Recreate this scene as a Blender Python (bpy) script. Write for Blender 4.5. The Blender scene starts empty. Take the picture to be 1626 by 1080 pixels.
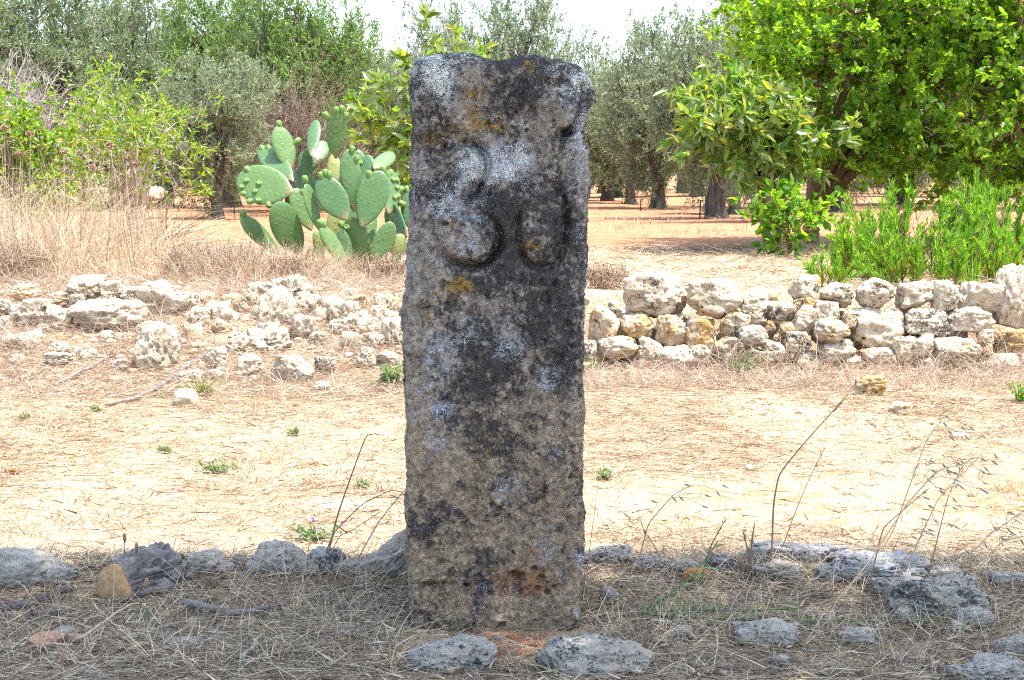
import bpy, bmesh, math, random
import numpy as np
from mathutils import Vector, Matrix

R = np.random.default_rng(7)
SC = bpy.context.scene
COL = SC.collection

# ------------------------------------------------------------------ camera, sky, sun, exposure
F = 2258.0                                   # focal length in photograph pixels (50 mm on 36 mm)
PITCH = math.atan((540 - 280) / F)
CAMZ = 1.15
cam_d = bpy.data.cameras.new('camera')
cam_d.sensor_width = 36.0
cam_d.lens = 36.0 * F / 1626.0
cam_d.clip_start = 0.05
cam_d.clip_end = 5000
cam = bpy.data.objects.new('camera', cam_d)
COL.objects.link(cam)
cam.location = (0, 0, CAMZ)
cam.rotation_euler = (math.pi / 2 - PITCH, 0, 0)
SC.camera = cam

SUN = Vector((0.30, -0.15, 0.94)).normalized()
SUN_ELEV = math.asin(SUN.z)
SUN_AZ = math.atan2(SUN.x, SUN.y)
world = bpy.data.worlds.new('World')
SC.world = world
world.use_nodes = True
wn = world.node_tree
wn.nodes.clear()
w_out = wn.nodes.new('ShaderNodeOutputWorld')
w_bg = wn.nodes.new('ShaderNodeBackground')
w_sky = wn.nodes.new('ShaderNodeTexSky')
w_sky.sky_type = 'NISHITA'
w_sky.sun_disc = False
w_sky.sun_elevation = SUN_ELEV
w_sky.sun_rotation = SUN_AZ
w_sky.altitude = 50
w_sky.air_density = 1.0
w_sky.dust_density = 2.2
w_sky.ozone_density = 1.0
w_bg.inputs['Strength'].default_value = 0.15
wn.links.new(w_sky.outputs[0], w_bg.inputs['Color'])
wn.links.new(w_bg.outputs[0], w_out.inputs['Surface'])

sun_d = bpy.data.lights.new('sun', 'SUN')
sun_d.energy = 2.45
sun_d.angle = math.radians(0.53)
sun_d.color = (1.0, 0.95, 0.885)
sun = bpy.data.objects.new('sun', sun_d)
COL.objects.link(sun)
sun.location = SUN * 60
sun.rotation_euler = SUN.to_track_quat('Z', 'Y').to_euler()

vs = SC.view_settings
vs.view_transform = 'Standard'
vs.look = 'None'
vs.gamma = 1.0
vs.use_curve_mapping = False
vs.exposure = 2.32
SC.cycles.max_bounces = 8
SC.cycles.diffuse_bounces = 4
SC.cycles.transparent_max_bounces = 8
SC.cycles.use_denoising = False
SC.cycles.filter_width = 1.1

# ------------------------------------------------------------------ pixel <-> place
CP, SP = math.cos(PITCH), math.sin(PITCH)

def ray(px, py):
    a, b = (px - 813.0) / F, -(py - 540.0) / F
    return np.array([a, CP + b * SP, -SP + b * CP])

def p_y(px, py, Y):
    d = ray(px, py)
    t = Y / d[1]
    return np.array([d[0] * t, Y, CAMZ + d[2] * t])

def project(P):
    P = np.asarray(P, float)
    x, y, z = P[..., 0], P[..., 1], P[..., 2] - CAMZ
    dep = y * CP - z * SP
    up = y * SP + z * CP
    return 813 + F * x / dep, 540 - F * up / dep, dep

# ------------------------------------------------------------------ noise
def _hash(ix, iy, iz, seed):
    h = (ix.astype(np.int64) * 374761393 + iy.astype(np.int64) * 668265263 + iz.astype(np.int64) * 2147483647 + seed * 974634777) & 0xffffffff
    h = ((h ^ (h >> 13)) * 1274126177) & 0xffffffff
    h = ((h ^ (h >> 16)) * 2246822519) & 0xffffffff
    h = h ^ (h >> 15)
    return (h & 0xffffff) / float(0xffffff)

def vnoise(P, seed=0):
    P = np.asarray(P, float)
    i = np.floor(P).astype(np.int64)
    f = P - i
    f = f * f * f * (f * (f * 6 - 15) + 10)
    out = 0
    for dx in (0, 1):
        wx = f[..., 0] if dx else 1 - f[..., 0]
        for dy in (0, 1):
            wy = f[..., 1] if dy else 1 - f[..., 1]
            for dz in (0, 1):
                wz = f[..., 2] if dz else 1 - f[..., 2]
                out = out + wx * wy * wz * _hash(i[..., 0] + dx, i[..., 1] + dy, i[..., 2] + dz, seed)
    return out * 2 - 1

def fbm(P, octv=4, seed=0, gain=0.5):
    P = np.asarray(P, float)
    a, s, t = 1.0, 0.0, 0.0
    for k in range(octv):
        s = s + a * vnoise(P * (2.03 ** k) + 17.3 * k, seed + k)
        t += a
        a *= gain
    return s / t

def sstep(a, b, x):
    t = np.clip((np.asarray(x, float) - a) / (b - a), 0, 1)
    return t * t * (3 - 2 * t)

def unit(v):
    return v / np.maximum(np.linalg.norm(v, axis=-1, keepdims=True), 1e-9)

def gz(x, y):
    x = np.asarray(x, float); y = np.asarray(y, float)
    P = np.stack([x, y, x * 0], -1)
    left = sstep(7.5, 9.3, y) * 0.45
    right = sstep(8.74, 9.0, y) * 0.43 + sstep(8.9, 12, y) * 0.02
    k = sstep(-0.3, 0.45, x)
    h = left * (1 - k) + right * k
    h = h + 0.018 * fbm(P * 1.3, 3, 5) + 0.010 * fbm(P * 6.0, 2, 9)
    far = sstep(11, 30, y)
    h = h + far * 0.10 * fbm(P * 0.13, 2, 11)
    flatn = np.exp(-((x + .05) / .45) ** 2 - ((y - 3.5) / .35) ** 2)
    h = h * (1 - .9 * flatn) - .012 * flatn
    mound = np.exp(-((y - 3.95) / 0.16) ** 2) * 0.030 * (y < 6) * (1 - flatn)
    return h + mound

def gzs(x, y):
    return float(gz(np.array([x]), np.array([y]))[0])

def hit(px, py, lift=0.0):
    d = ray(px, py)
    ys = np.concatenate([np.arange(2.0, 14, 0.01), np.arange(14, 150, 0.1)])
    t = ys / d[1]
    X = d[0] * t
    Z = CAMZ + d[2] * t
    under = Z <= gz(X, ys) + lift
    k = int(np.argmax(under)) if under.any() else len(ys) - 1
    return np.array([X[k], ys[k], Z[k]])

# ------------------------------------------------------------------ mesh building
class MB:
    def __init__(self):
        self.v, self.f3, self.f4, self.n = [], [], [], 0
    def add(self, V, f3=None, f4=None):
        V = np.asarray(V, float).reshape(-1, 3)
        if f3 is not None and len(f3): self.f3.append(np.asarray(f3, np.int64).reshape(-1, 3) + self.n)
        if f4 is not None and len(f4): self.f4.append(np.asarray(f4, np.int64).reshape(-1, 4) + self.n)
        self.v.append(V); self.n += len(V)
    def mesh(self, name, smooth=False):
        V = np.concatenate(self.v) if self.v else np.zeros((0, 3))
        f3 = np.concatenate(self.f3) if self.f3 else np.zeros((0, 3), np.int64)
        f4 = np.concatenate(self.f4) if self.f4 else np.zeros((0, 4), np.int64)
        me = bpy.data.meshes.new(name)
        me.vertices.add(len(V))
        me.vertices.foreach_set('co', V.astype(np.float32).ravel())
        nl = f3.size + f4.size
        me.loops.add(nl)
        me.loops.foreach_set('vertex_index', np.concatenate([f3.ravel(), f4.ravel()]).astype(np.int32))
        me.polygons.add(len(f3) + len(f4))
        st = np.concatenate([np.arange(len(f3)) * 3, len(f3) * 3 + np.arange(len(f4)) * 4])
        me.polygons.foreach_set('loop_start', st.astype(np.int32))
        me.polygons.foreach_set('use_smooth', np.full(len(st), smooth))
        me.update(calc_edges=True)
        return me

def obj(name, me, mat=None, parent=None, loc=(0, 0, 0), rot=(0, 0, 0), scale=(1, 1, 1)):
    o = bpy.data.objects.new(name, me)
    COL.objects.link(o)
    if mat is not None and me is not None and not me.materials:
        me.materials.append(mat)
    if parent is not None: o.parent = parent
    o.location = loc; o.rotation_euler = rot; o.scale = scale
    return o

def empty(name, loc, rz=0.0, scale=(1, 1, 1)):
    o = bpy.data.objects.new(name, None)
    COL.objects.link(o)
    o.empty_display_size = 0.1
    o.location = loc; o.rotation_euler = (0, 0, rz); o.scale = scale
    return o

def tag(o, label=None, cat=None, group=None, kind=None):
    if label: o['label'] = label
    if cat: o['category'] = cat
    if group: o['group'] = group
    if kind: o['kind'] = kind
    return o

def tube(mb, pts, rad, ns=7, cap=True, rough=0.0, seed=0):
    pts = np.asarray(pts, float); n = len(pts)
    rad = np.broadcast_to(np.asarray(rad, float), (n,))
    tan = np.gradient(pts, axis=0); tan = unit(tan)
    ref = np.array([0.0, 0, 1]) if abs(tan[0][2]) < 0.9 else np.array([1.0, 0, 0])
    a = unit(np.cross(tan, ref)); b = np.cross(tan, a)
    th = np.arange(ns) / ns * 2 * math.pi
    ring = np.cos(th)[None, :, None] * a[:, None, :] + np.sin(th)[None, :, None] * b[:, None, :]
    r = np.repeat(rad[:, None], ns, 1)
    if rough:
        q = pts[:, None, :] + ring * r[..., None]
        r = r * (1 + rough * fbm(q * 9.0 / max(rad.max(), .02) * .12, 3, seed) + rough * .6 * np.sin(th * 3 + seed)[None, :])
    V = (pts[:, None, :] + ring * r[..., None]).reshape(-1, 3)
    f4 = []
    for i in range(n - 1):
        for j in range(ns):
            k = (j + 1) % ns
            f4.append((i * ns + j, i * ns + k, (i + 1) * ns + k, (i + 1) * ns + j))
    f3 = []
    if cap:
        V = np.concatenate([V, pts[:1], pts[-1:]])
        c0, c1 = n * ns, n * ns + 1
        for j in range(ns):
            k = (j + 1) % ns
            f3.append((c0, k, j)); f3.append((c1, (n - 1) * ns + j, (n - 1) * ns + k))
    mb.add(V, f3, f4)

def prisms(mb, p0, p1, r0, r1):
    """many thin three-sided sticks at once"""
    p0 = np.asarray(p0, float); p1 = np.asarray(p1, float); n = len(p0)
    if not n: return
    d = unit(p1 - p0)
    ref = np.where(np.abs(d[:, 2:3]) < 0.9, np.array([[0, 0, 1.0]]), np.array([[1.0, 0, 0]]))
    a = unit(np.cross(d, ref)); b = np.cross(d, a)
    r0 = np.broadcast_to(r0, (n,)); r1 = np.broadcast_to(r1, (n,))
    V = np.zeros((n, 6, 3))
    for j in range(3):
        t = j * 2 * math.pi / 3
        w = math.cos(t) * a + math.sin(t) * b
        V[:, j] = p0 + w * r0[:, None]
        V[:, 3 + j] = p1 + w * r1[:, None]
    base = (np.arange(n) * 6)[:, None, None]
    q = np.array([[0, 1, 4, 3], [1, 2, 5, 4], [2, 0, 3, 5]])[None]
    mb.add(V, None, (base + q).reshape(-1, 4))

def perp(d, rng, up=0.0):
    r = rng.normal(size=d.shape) + np.array([0, 0, up])
    return unit(r - (r * d).sum(-1, keepdims=True) * d)

def leaves4(mb, pos, d, nrm, L, W, fold=0.12):
    """pointed two-triangle leaves"""
    n = len(pos)
    L = np.broadcast_to(L, (n,))[:, None]; W = np.broadcast_to(W, (n,))[:, None]
    s = np.cross(d, nrm)
    m = pos + d * L * 0.45 + nrm * W * fold
    V = np.stack([pos, m + s * W * .5, pos + d * L, m - s * W * .5], 1)
    mb.add(V, None, (np.arange(n) * 4)[:, None] + np.arange(4)[None])

LEAF_T = [(0.0, 0.0, 0.0), (0.33, 0.0, -0.015), (0.68, 0.0, -0.03), (1.0, 0.0, -0.11),
          (0.30, 0.5, 0.07), (0.68, 0.40, 0.03), (0.30, -0.5, 0.07), (0.68, -0.40, 0.03)]
LEAF_F3 = [(0, 1, 4), (0, 6, 1), (2, 3, 5), (2, 7, 3)]
LEAF_F4 = [(1, 2, 5, 4), (1, 6, 7, 2)]

def leaves8(mb, pos, d, nrm, L, W, droop=1.0):
    """folded, drooping broad leaves of eight triangles"""
    n = len(pos)
    L = np.broadcast_to(L, (n,))[:, None]; W = np.broadcast_to(W, (n,))[:, None]
    s = np.cross(d, nrm)
    V = np.stack([pos + d * L * t[0] + s * W * t[1] + nrm * (L * t[2] * droop if t[1] == 0 else W * t[2] * 2) for t in LEAF_T], 1)
    base = (np.arange(n) * 8)[:, None, None]
    mb.add(V, (base + np.array(LEAF_F3)[None]).reshape(-1, 3), (base + np.array(LEAF_F4)[None]).reshape(-1, 4))

def blades(mb, base, d, L, W, bend, rng, segs=3, grav=1.0):
    """grass blades: ribbons that taper and arch"""
    n = len(base)
    L = np.broadcast_to(L, (n,)).astype(float); W = np.broadcast_to(W, (n,)).astype(float)
    bend = np.broadcast_to(bend, (n,)).astype(float)
    side = unit(np.cross(d, rng.normal(size=(n, 3))))
    out = rng.normal(size=(n, 3)); out[:, 2] = 0
    out = unit(out + 0.6 * np.stack([d[:, 0], d[:, 1], d[:, 0] * 0], 1))
    rows = []
    for k in range(segs + 1):
        t = k / segs
        p = base + d * (L * t)[:, None] + out * (bend * L * t * t)[:, None]
        p[:, 2] -= grav * bend * L * t * t * 0.55
        w = W * (1 - t) ** 0.6 * .5
        if k < segs:
            rows += [p - side * w[:, None], p + side * w[:, None]]
        else:
            rows += [p]
    V = np.stack(rows, 1)
    m = 2 * segs + 1
    b = (np.arange(n) * m)[:, None, None]
    q = np.array([[2 * k, 2 * k + 1, 2 * k + 3, 2 * k + 2] for k in range(segs - 1)]).reshape(1, -1, 4)
    tri = np.array([[2 * segs - 2, 2 * segs - 1, 2 * segs]])[None]
    mb.add(V, (b + tri).reshape(-1, 3), (b + q).reshape(-1, 4) if segs > 1 else None)

# ------------------------------------------------------------------ materials
def new_mat(name):
    m = bpy.data.materials.new(name); m.use_nodes = True
    nt = m.node_tree
    return m, nt, nt.nodes['Principled BSDF'], nt.nodes['Material Output']

def N(nt, t, inp=None, **kw):
    n = nt.nodes.new(t)
    for k, v in kw.items(): setattr(n, k, v)
    for k, v in (inp or {}).items():
        if hasattr(v, 'is_output'): nt.links.new(v, n.inputs[k])
        else: n.inputs[k].default_value = v
    return n

def ramp(nt, fac, stops):
    n = nt.nodes.new('ShaderNodeValToRGB')
    cr = n.color_ramp
    while len(cr.elements) < len(stops): cr.elements.new(0.5)
    for e, (p, c) in zip(cr.elements, stops):
        e.position = p
        e.color = (c, c, c, 1) if isinstance(c, (int, float)) else (*c, 1)
    nt.links.new(fac, n.inputs[0])
    return n.outputs[0]

def mix(nt, fac, a, b, mode='MIX'):
    n = nt.nodes.new('ShaderNodeMix'); n.data_type = 'RGBA'; n.blend_type = mode
    for k, v in ((0, fac), (6, a), (7, b)):
        if hasattr(v, 'is_output'): nt.links.new(v, n.inputs[k])
        else: n.inputs[k].default_value = v if k == 0 else (*v, 1)
    return n.outputs[2]

def mth(nt, op, a, b=0.0, clamp=False):
    n = nt.nodes.new('ShaderNodeMath'); n.operation = op; n.use_clamp = clamp
    for k, v in ((0, a), (1, b)):
        if hasattr(v, 'is_output'): nt.links.new(v, n.inputs[k])
        else: n.inputs[k].default_value = v
    return n.outputs[0]

def noise(nt, co, scale, detail=4, rough=0.55, dist=0.0):
    n = N(nt, 'ShaderNodeTexNoise', {'Scale': scale, 'Detail': detail, 'Roughness': rough, 'Distortion': dist})
    if co is not None: nt.links.new(co, n.inputs['Vector'])
    return n.outputs[0]

def bump(nt, h, strength, dist, nrm=None):
    n = N(nt, 'ShaderNodeBump', {'Strength': strength, 'Distance': dist, 'Height': h})
    if nrm is not None: nt.links.new(nrm, n.inputs['Normal'])
    return n.outputs[0]

def mat_leaf(name, cols, trans=0.35, rough=0.5, spec=0.35, under=None, tcol=None):
    """colour differs leaf by leaf; light passes through the blade"""
    m, nt, bs, out = new_mat(name)
    g = N(nt, 'ShaderNodeNewGeometry')
    k = len(cols)
    c = ramp(nt, g.outputs['Random Per Island'], [(i / (k - 1), cc) for i, cc in enumerate(cols)])
    if under is not None:
        c = mix(nt, g.outputs['Backfacing'], c, under)
    nt.links.new(c, bs.inputs['Base Color'])
    bs.inputs['Roughness'].default_value = rough
    bs.inputs['Specular IOR Level'].default_value = spec
    if trans > 0:
        tr = N(nt, 'ShaderNodeBsdfTranslucent')
        tc = mix(nt, 1.0, c, tcol or (1.6, 1.5, 0.5), 'MULTIPLY')
        nt.links.new(tc, tr.inputs['Color'])
        ms = N(nt, 'ShaderNodeMixShader', {0: trans})
        nt.links.new(bs.outputs[0], ms.inputs[1]); nt.links.new(tr.outputs[0], ms.inputs[2])
        nt.links.new(ms.outputs[0], out.inputs['Surface'])
    return m

def mat_bark(name, c1, c2, scale=14.0, stretch=(1, 1, 0.25), b=0.6):
    m, nt, bs, out = new_mat(name)
    tc = N(nt, 'ShaderNodeTexCoord')
    mp = N(nt, 'ShaderNodeMapping', {'Vector': tc.outputs['Object'], 'Scale': stretch})
    n1 = noise(nt, mp.outputs[0], scale, 6, 0.65)
    n2 = noise(nt, tc.outputs['Object'], scale * .2, 3)
    c = mix(nt, ramp(nt, n1, [(0.35, 0.0), (0.65, 1.0)]), c1, c2)
    c = mix(nt, ramp(nt, n2, [(0.35, 0.0), (0.7, 0.6)]), c, tuple(0.5 * (x + y) * 1.3 for x, y in zip(c1, c2)))
    nt.links.new(c, bs.inputs['Base Color'])
    bs.inputs['Roughness'].default_value = 0.9
    bs.inputs['Specular IOR Level'].default_value = 0.15
    nt.links.new(bump(nt, n1, b, 0.02), bs.inputs['Normal'])
    return m

def mat_plain(name, cols, rough=0.85, spec=0.2, trans=0.0):
    return mat_leaf(name, cols, trans=trans, rough=rough, spec=spec, tcol=(1, 1, 1))

def mat_rock(name, base, pale, dark, orange, dark_amt=0.5, orange_amt=0.3, sc=1.0):
    """weathered limestone: pitted, flecked with black lichen and painted dark pits, stained with ochre"""
    m, nt, bs, out = new_mat(name)
    tc = N(nt, 'ShaderNodeTexCoord')
    oi = N(nt, 'ShaderNodeObjectInfo')
    sh = N(nt, 'ShaderNodeVectorMath', {0: tc.outputs['Object'], 1: (0, 0, 0)}, operation='ADD')
    cb = N(nt, 'ShaderNodeCombineXYZ', {'X': mth(nt, 'MULTIPLY', oi.outputs['Random'], 37.0), 'Y': mth(nt, 'MULTIPLY', oi.outputs['Random'], 91.0)})
    nt.links.new(cb.outputs[0], sh.inputs[1])
    co = sh.outputs[0]
    big = noise(nt, co, 5 * sc, 4, .6)
    mid = noise(nt, co, 22 * sc, 5, .65)
    fine = noise(nt, co, 95 * sc, 4, .7)
    c = mix(nt, ramp(nt, mid, [(.32, 0.0), (.68, 1.0)]), base, pale)
    om = mth(nt, 'ADD', mth(nt, 'MULTIPLY', big, 0.6), mth(nt, 'MULTIPLY', mid, 0.4))
    om = mth(nt, 'ADD', om, mth(nt, 'MULTIPLY', mth(nt, 'SUBTRACT', oi.outputs['Random'], 0.5), 0.22))
    c = mix(nt, mth(nt, 'MULTIPLY', ramp(nt, om, [(.60 - .14 * orange_amt, 0.0), (.74 - .14 * orange_amt, 1.0)]), .85), c, orange)
    dm = mth(nt, 'ADD', mth(nt, 'MULTIPLY', fine, 0.45), mth(nt, 'MULTIPLY', noise(nt, co, 12 * sc, 4, .7, .4), 0.55))
    dm = mth(nt, 'ADD', dm, mth(nt, 'MULTIPLY', mth(nt, 'SUBTRACT', mth(nt, 'FRACT', mth(nt, 'MULTIPLY', oi.outputs['Random'], 7.31)), 0.5), 0.10))
    c = mix(nt, mth(nt, 'MULTIPLY', ramp(nt, dm, [(.655 - .16 * dark_amt, 0.0), (.70 - .15 * dark_amt, 1.0)]), .9), c, dark)
    v2 = N(nt, 'ShaderNodeTexVoronoi', {'Vector': co, 'Scale': 26 * sc, 'Randomness': 1.0})
    spot = mth(nt, 'ADD', v2.outputs['Distance'], mth(nt, 'ADD', mth(nt, 'MULTIPLY', mid, 1.2), mth(nt, 'MULTIPLY', fine, .35)))
    spot = mth(nt, 'SUBTRACT', spot, mth(nt, 'MULTIPLY', mth(nt, 'SUBTRACT', big, .5), 1.6))
    c = mix(nt, mth(nt, 'MULTIPLY', ramp(nt, spot, [(.66 + .12 * dark_amt, 1.0), (.74 + .12 * dark_amt, 0.0)]), .92), c, dark)  # pit holes painted black in the colour, dark as if shaded inside
    nt.links.new(c, bs.inputs['Base Color'])
    bs.inputs['Roughness'].default_value = .93
    bs.inputs['Specular IOR Level'].default_value = .12
    vo = N(nt, 'ShaderNodeTexVoronoi', {'Vector': co, 'Scale': 38 * sc, 'Randomness': 1.0})
    pit = ramp(nt, vo.outputs['Distance'], [(.12, 0.0), (.34, 1.0)])
    b1 = bump(nt, pit, .35, .010)
    b2 = bump(nt, mid, .7, .030, b1)
    b3 = bump(nt, fine, .55, .008, b2)
    nt.links.new(b3, bs.inputs['Normal'])
    return m

M = {}
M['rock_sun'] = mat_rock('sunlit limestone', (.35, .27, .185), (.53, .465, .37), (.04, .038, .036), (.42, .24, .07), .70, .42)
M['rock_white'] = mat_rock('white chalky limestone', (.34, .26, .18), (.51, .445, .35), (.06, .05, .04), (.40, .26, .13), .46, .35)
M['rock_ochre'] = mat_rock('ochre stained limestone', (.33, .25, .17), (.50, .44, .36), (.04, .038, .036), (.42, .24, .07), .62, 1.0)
M['rock_grey'] = mat_rock('shade-grey lichened limestone', (.23, .205, .175), (.40, .372, .335), (.045, .045, .048), (.28, .21, .12), .62, .12, 1.5)  # shaded copy of the limestone: shade put into the grey, plus black lichen
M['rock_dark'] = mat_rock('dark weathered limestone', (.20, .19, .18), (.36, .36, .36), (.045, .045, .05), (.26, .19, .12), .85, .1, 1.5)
M['bark_olive'] = mat_bark('olive bark', (.035, .028, .022), (.16, .13, .10))
M['bark_brown'] = mat_bark('smooth brown bark', (.10, .06, .035), (.26, .17, .10), 9)
M['bark_pale'] = mat_bark('pale twig bark', (.22, .19, .15), (.40, .35, .29), 9)
M['twig_grey'] = mat_plain('dead grey twigs', [(.20, .17, .15), (.30, .26, .23), (.38, .34, .30)], .9)
M['twig_brown'] = mat_plain('dead brown twigs', [(.09, .062, .045), (.15, .11, .08), (.23, .175, .13)], .9)
M['olive_leaf'] = mat_leaf('olive leaf', [(.060, .105, .025), (.105, .17, .048), (.15, .22, .07), (.20, .25, .11)], .34, .42, .45, under=(.23, .26, .19), tcol=(1.2, 1.3, .6))
M['olive_leaf_green'] = mat_leaf('green olive leaf', [(.06, .13, .016), (.10, .20, .028), (.14, .26, .04), (.22, .28, .07)], .38, .42, .4, under=(.16, .22, .10), tcol=(1.3, 1.4, .5))
M['olive_leaf_grey'] = mat_leaf('grey olive leaf', [(.08, .12, .045), (.13, .185, .07), (.185, .24, .105), (.22, .23, .115)], .28, .45, .4, under=(.24, .28, .18), tcol=(1.1, 1.2, .8))
M['broad_leaf'] = mat_leaf('bright green leaf', [(.06, .16, .012), (.12, .25, .018), (.19, .33, .025), (.29, .40, .045)], .52, .33, .5, tcol=(2.0, 1.9, .35))
M['loquat_leaf'] = mat_leaf('loquat leaf', [(.07, .18, .022), (.13, .26, .035), (.21, .32, .05), (.36, .36, .06)], .46, .35, .5, under=(.20, .26, .10), tcol=(1.5, 1.4, .5))
M['lime_leaf'] = mat_leaf('lime green leaf', [(.08, .19, .012), (.13, .25, .018), (.19, .29, .024), (.30, .31, .035)], .42, .4, .4, tcol=(1.5, 1.5, .4))
M['weed_leaf'] = mat_leaf('narrow weed leaf', [(.07, .20, .014), (.12, .27, .022), (.17, .32, .03), (.30, .32, .05)], .48, .5, .3, tcol=(1.5, 1.6, .45))
M['weed_old'] = mat_leaf('yellowed weed leaf', [(.10, .075, .03), (.24, .20, .05), (.34, .29, .06), (.20, .24, .04)], .35, .6, .2)
M['small_weed'] = mat_leaf('small weed leaf', [(.13, .19, .08), (.19, .25, .12), (.27, .30, .17)], .35, .5, .3)
M['straw'] = mat_plain('dry straw', [(.10, .06, .035), (.31, .21, .125), (.485, .37, .24), (.60, .505, .37)], .75, .3, .25)
M['straw_tall'] = mat_plain('pale tall dry grass', [(.26, .17, .10), (.44, .315, .195), (.58, .45, .30), (.66, .55, .41)], .75, .3, .35)
M['straw_pink'] = mat_plain('dry rosy grass', [(.13, .08, .055), (.33, .225, .155), (.49, .375, .275), (.60, .50, .40)], .8, .25, .25)
M['straw_shade'] = mat_plain('straw toned for shade', [(.15, .105, .065), (.31, .235, .15), (.50, .40, .275), (.64, .56, .43)], .75, .3, .15)  # second copy of the dry straw, its colours set for the shaded verge
M['stalk'] = mat_plain('dry brown stalk', [(.10, .065, .035), (.20, .135, .08), (.30, .21, .12)], .8)
M['oat'] = mat_plain('wild oat husk', [(.26, .22, .16), (.40, .35, .27), (.50, .44, .35)], .6, .3, .3)
M['green_stem'] = mat_plain('green trailing stem', [(.06, .11, .05), (.09, .15, .07), (.12, .18, .08)], .6, .3, .2)
M['purple'] = mat_plain('purple flower', [(.24, .13, .27), (.34, .20, .36)], .6, .2, .3)
M['umbel'] = mat_plain('dried seed head', [(.26, .16, .10), (.40, .27, .18)], .9)
M['post'] = mat_plain('dark irrigation pipe', [(.015, .015, .015), (.03, .03, .03)], .6)
M['terracotta'] = mat_rock('broken terracotta', (.45, .24, .16), (.52, .32, .23), (.20, .12, .09), (.42, .22, .12), .1, .2, 2.0)
M['clod'] = mat_rock('dry brown clod', (.26, .12, .05), (.36, .19, .09), (.09, .04, .02), (.32, .17, .06), .5, .2, 2.0)

# ------------------------------------------------------------------ the ground: one sheet, track in front, terrace behind
def build_ground():
    ys = np.concatenate([[-600, -200, -80, -40, -20, -10, -5, -2, 0, 1.2, 2.0], np.arange(2.4, 4.6, .025), np.arange(4.6, 10.2, .05),
                         np.geomspace(10.2, 90, 110), [110, 140, 190, 260, 400, 700, 1200, 2500]])
    xi = np.linspace(0, 1, 130)
    xp = 0.02 + 4.2 * xi + 26 * xi ** 5
    xp = np.concatenate([xp, [45, 80, 160, 350, 800, 1800]])
    xs = np.concatenate([-xp[::-1], xp])
    X, Y = np.meshgrid(xs, ys)
    Z = gz(X, Y)
    near = (Y > 2.3) & (Y < 10)
    Pn = np.stack([X, Y, X * 0], -1)
    Z = Z + near * .006 * fbm(Pn * 22, 2, 3)
    ny, nx = X.shape
    idx = np.arange(ny * nx).reshape(ny, nx)
    f4 = np.stack([idx[:-1, :-1], idx[:-1, 1:], idx[1:, 1:], idx[1:, :-1]], -1).reshape(-1, 4)
    mb = MB(); mb.add(np.stack([X, Y, Z], -1), None, f4)
    me = mb.mesh('ground', True)
    # red soil shows on the terrace under the olives, where its colour also deepens the tree shade, on the slope and in bare patches of the track
    soil = .30 + .45 * sstep(11.5, 15, Y) + .12 * sstep(15, 22, Y) + .14 * np.exp(-((Y - 8.3) / .8) ** 2) * (X < .2)
    soil = soil + .20 * np.exp(-((Y - 5.2) / .5) ** 2 - ((X - 1.9) / .75) ** 2) + .12 * np.exp(-((Y - 4.7) / .35) ** 2 - ((X - .9) / .9) ** 2)
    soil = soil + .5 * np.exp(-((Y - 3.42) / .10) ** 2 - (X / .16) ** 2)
    soil = soil - .30 * np.exp(-((Y - 11) / 2.2) ** 2)
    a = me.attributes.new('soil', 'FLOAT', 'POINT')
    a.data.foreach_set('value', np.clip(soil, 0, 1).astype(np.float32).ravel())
    m, nt, bs, out = new_mat('dry ground')
    tc = N(nt, 'ShaderNodeTexCoord'); co = tc.outputs['Object']
    at = N(nt, 'ShaderNodeAttribute', attribute_name='soil')
    n1 = noise(nt, co, 1.1, 5, .6)
    n2 = noise(nt, co, 9, 5, .65)
    n3 = noise(nt, co, 70, 4, .7)
    straw = ramp(nt, n3, [(.3, (.20, .135, .085)), (.5, (.385, .285, .185)), (.72, (.54, .435, .31))])
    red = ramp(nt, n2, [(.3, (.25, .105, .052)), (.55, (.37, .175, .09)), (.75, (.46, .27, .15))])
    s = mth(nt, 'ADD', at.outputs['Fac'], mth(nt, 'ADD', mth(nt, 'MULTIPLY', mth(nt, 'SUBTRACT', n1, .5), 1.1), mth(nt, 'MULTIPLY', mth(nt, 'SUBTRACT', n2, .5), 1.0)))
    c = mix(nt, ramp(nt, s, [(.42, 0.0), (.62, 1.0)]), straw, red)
    nt.links.new(c, bs.inputs['Base Color'])
    bs.inputs['Roughness'].default_value = .95
    bs.inputs['Specular IOR Level'].default_value = .1
    nt.links.new(bump(nt, n3, .6, .02, bump(nt, n2, .6, .05)), bs.inputs['Normal'])
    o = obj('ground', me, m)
    tag(o, 'dry straw covered ground with red soil showing', 'ground', kind='structure')
build_ground()

# ------------------------------------------------------------------ the carved milestone
def seg_dist(px, py, pts):
    best = np.full(px.shape, 1e9); along = np.zeros(px.shape)
    tot = len(pts) - 1
    for i in range(tot):
        ax, ay = pts[i]; bx, by = pts[i + 1]
        dx, dy = bx - ax, by - ay
        t = np.clip(((px - ax) * dx + (py - ay) * dy) / (dx * dx + dy * dy), 0, 1)
        d = np.hypot(px - ax - t * dx, py - ay - t * dy)
        along = np.where(d < best, (i + t) / tot, along)
        best = np.minimum(best, d)
    return best, along

def smooth_line(pts, n=6, closed=False):
    P = np.array(pts, float); out = []
    m = len(P)
    for i in range(m - 1):
        p0 = P[i - 1] if i > 0 else (P[-2] if closed else 2 * P[0] - P[1]); p1, p2 = P[i], P[i + 1]
        p3 = P[i + 2] if i + 2 < m else (P[1] if closed else 2 * P[-1] - P[-2])
        for k in range(n):
            t = k / n
            out.append(.5 * ((2 * p1) + (-p0 + p2) * t + (2 * p0 - 5 * p1 + 4 * p2 - p3) * t * t + (-p0 + 3 * p1 - 3 * p2 + p3) * t ** 3))
    return [tuple(q) for q in out] + [tuple(P[-1])]

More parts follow.
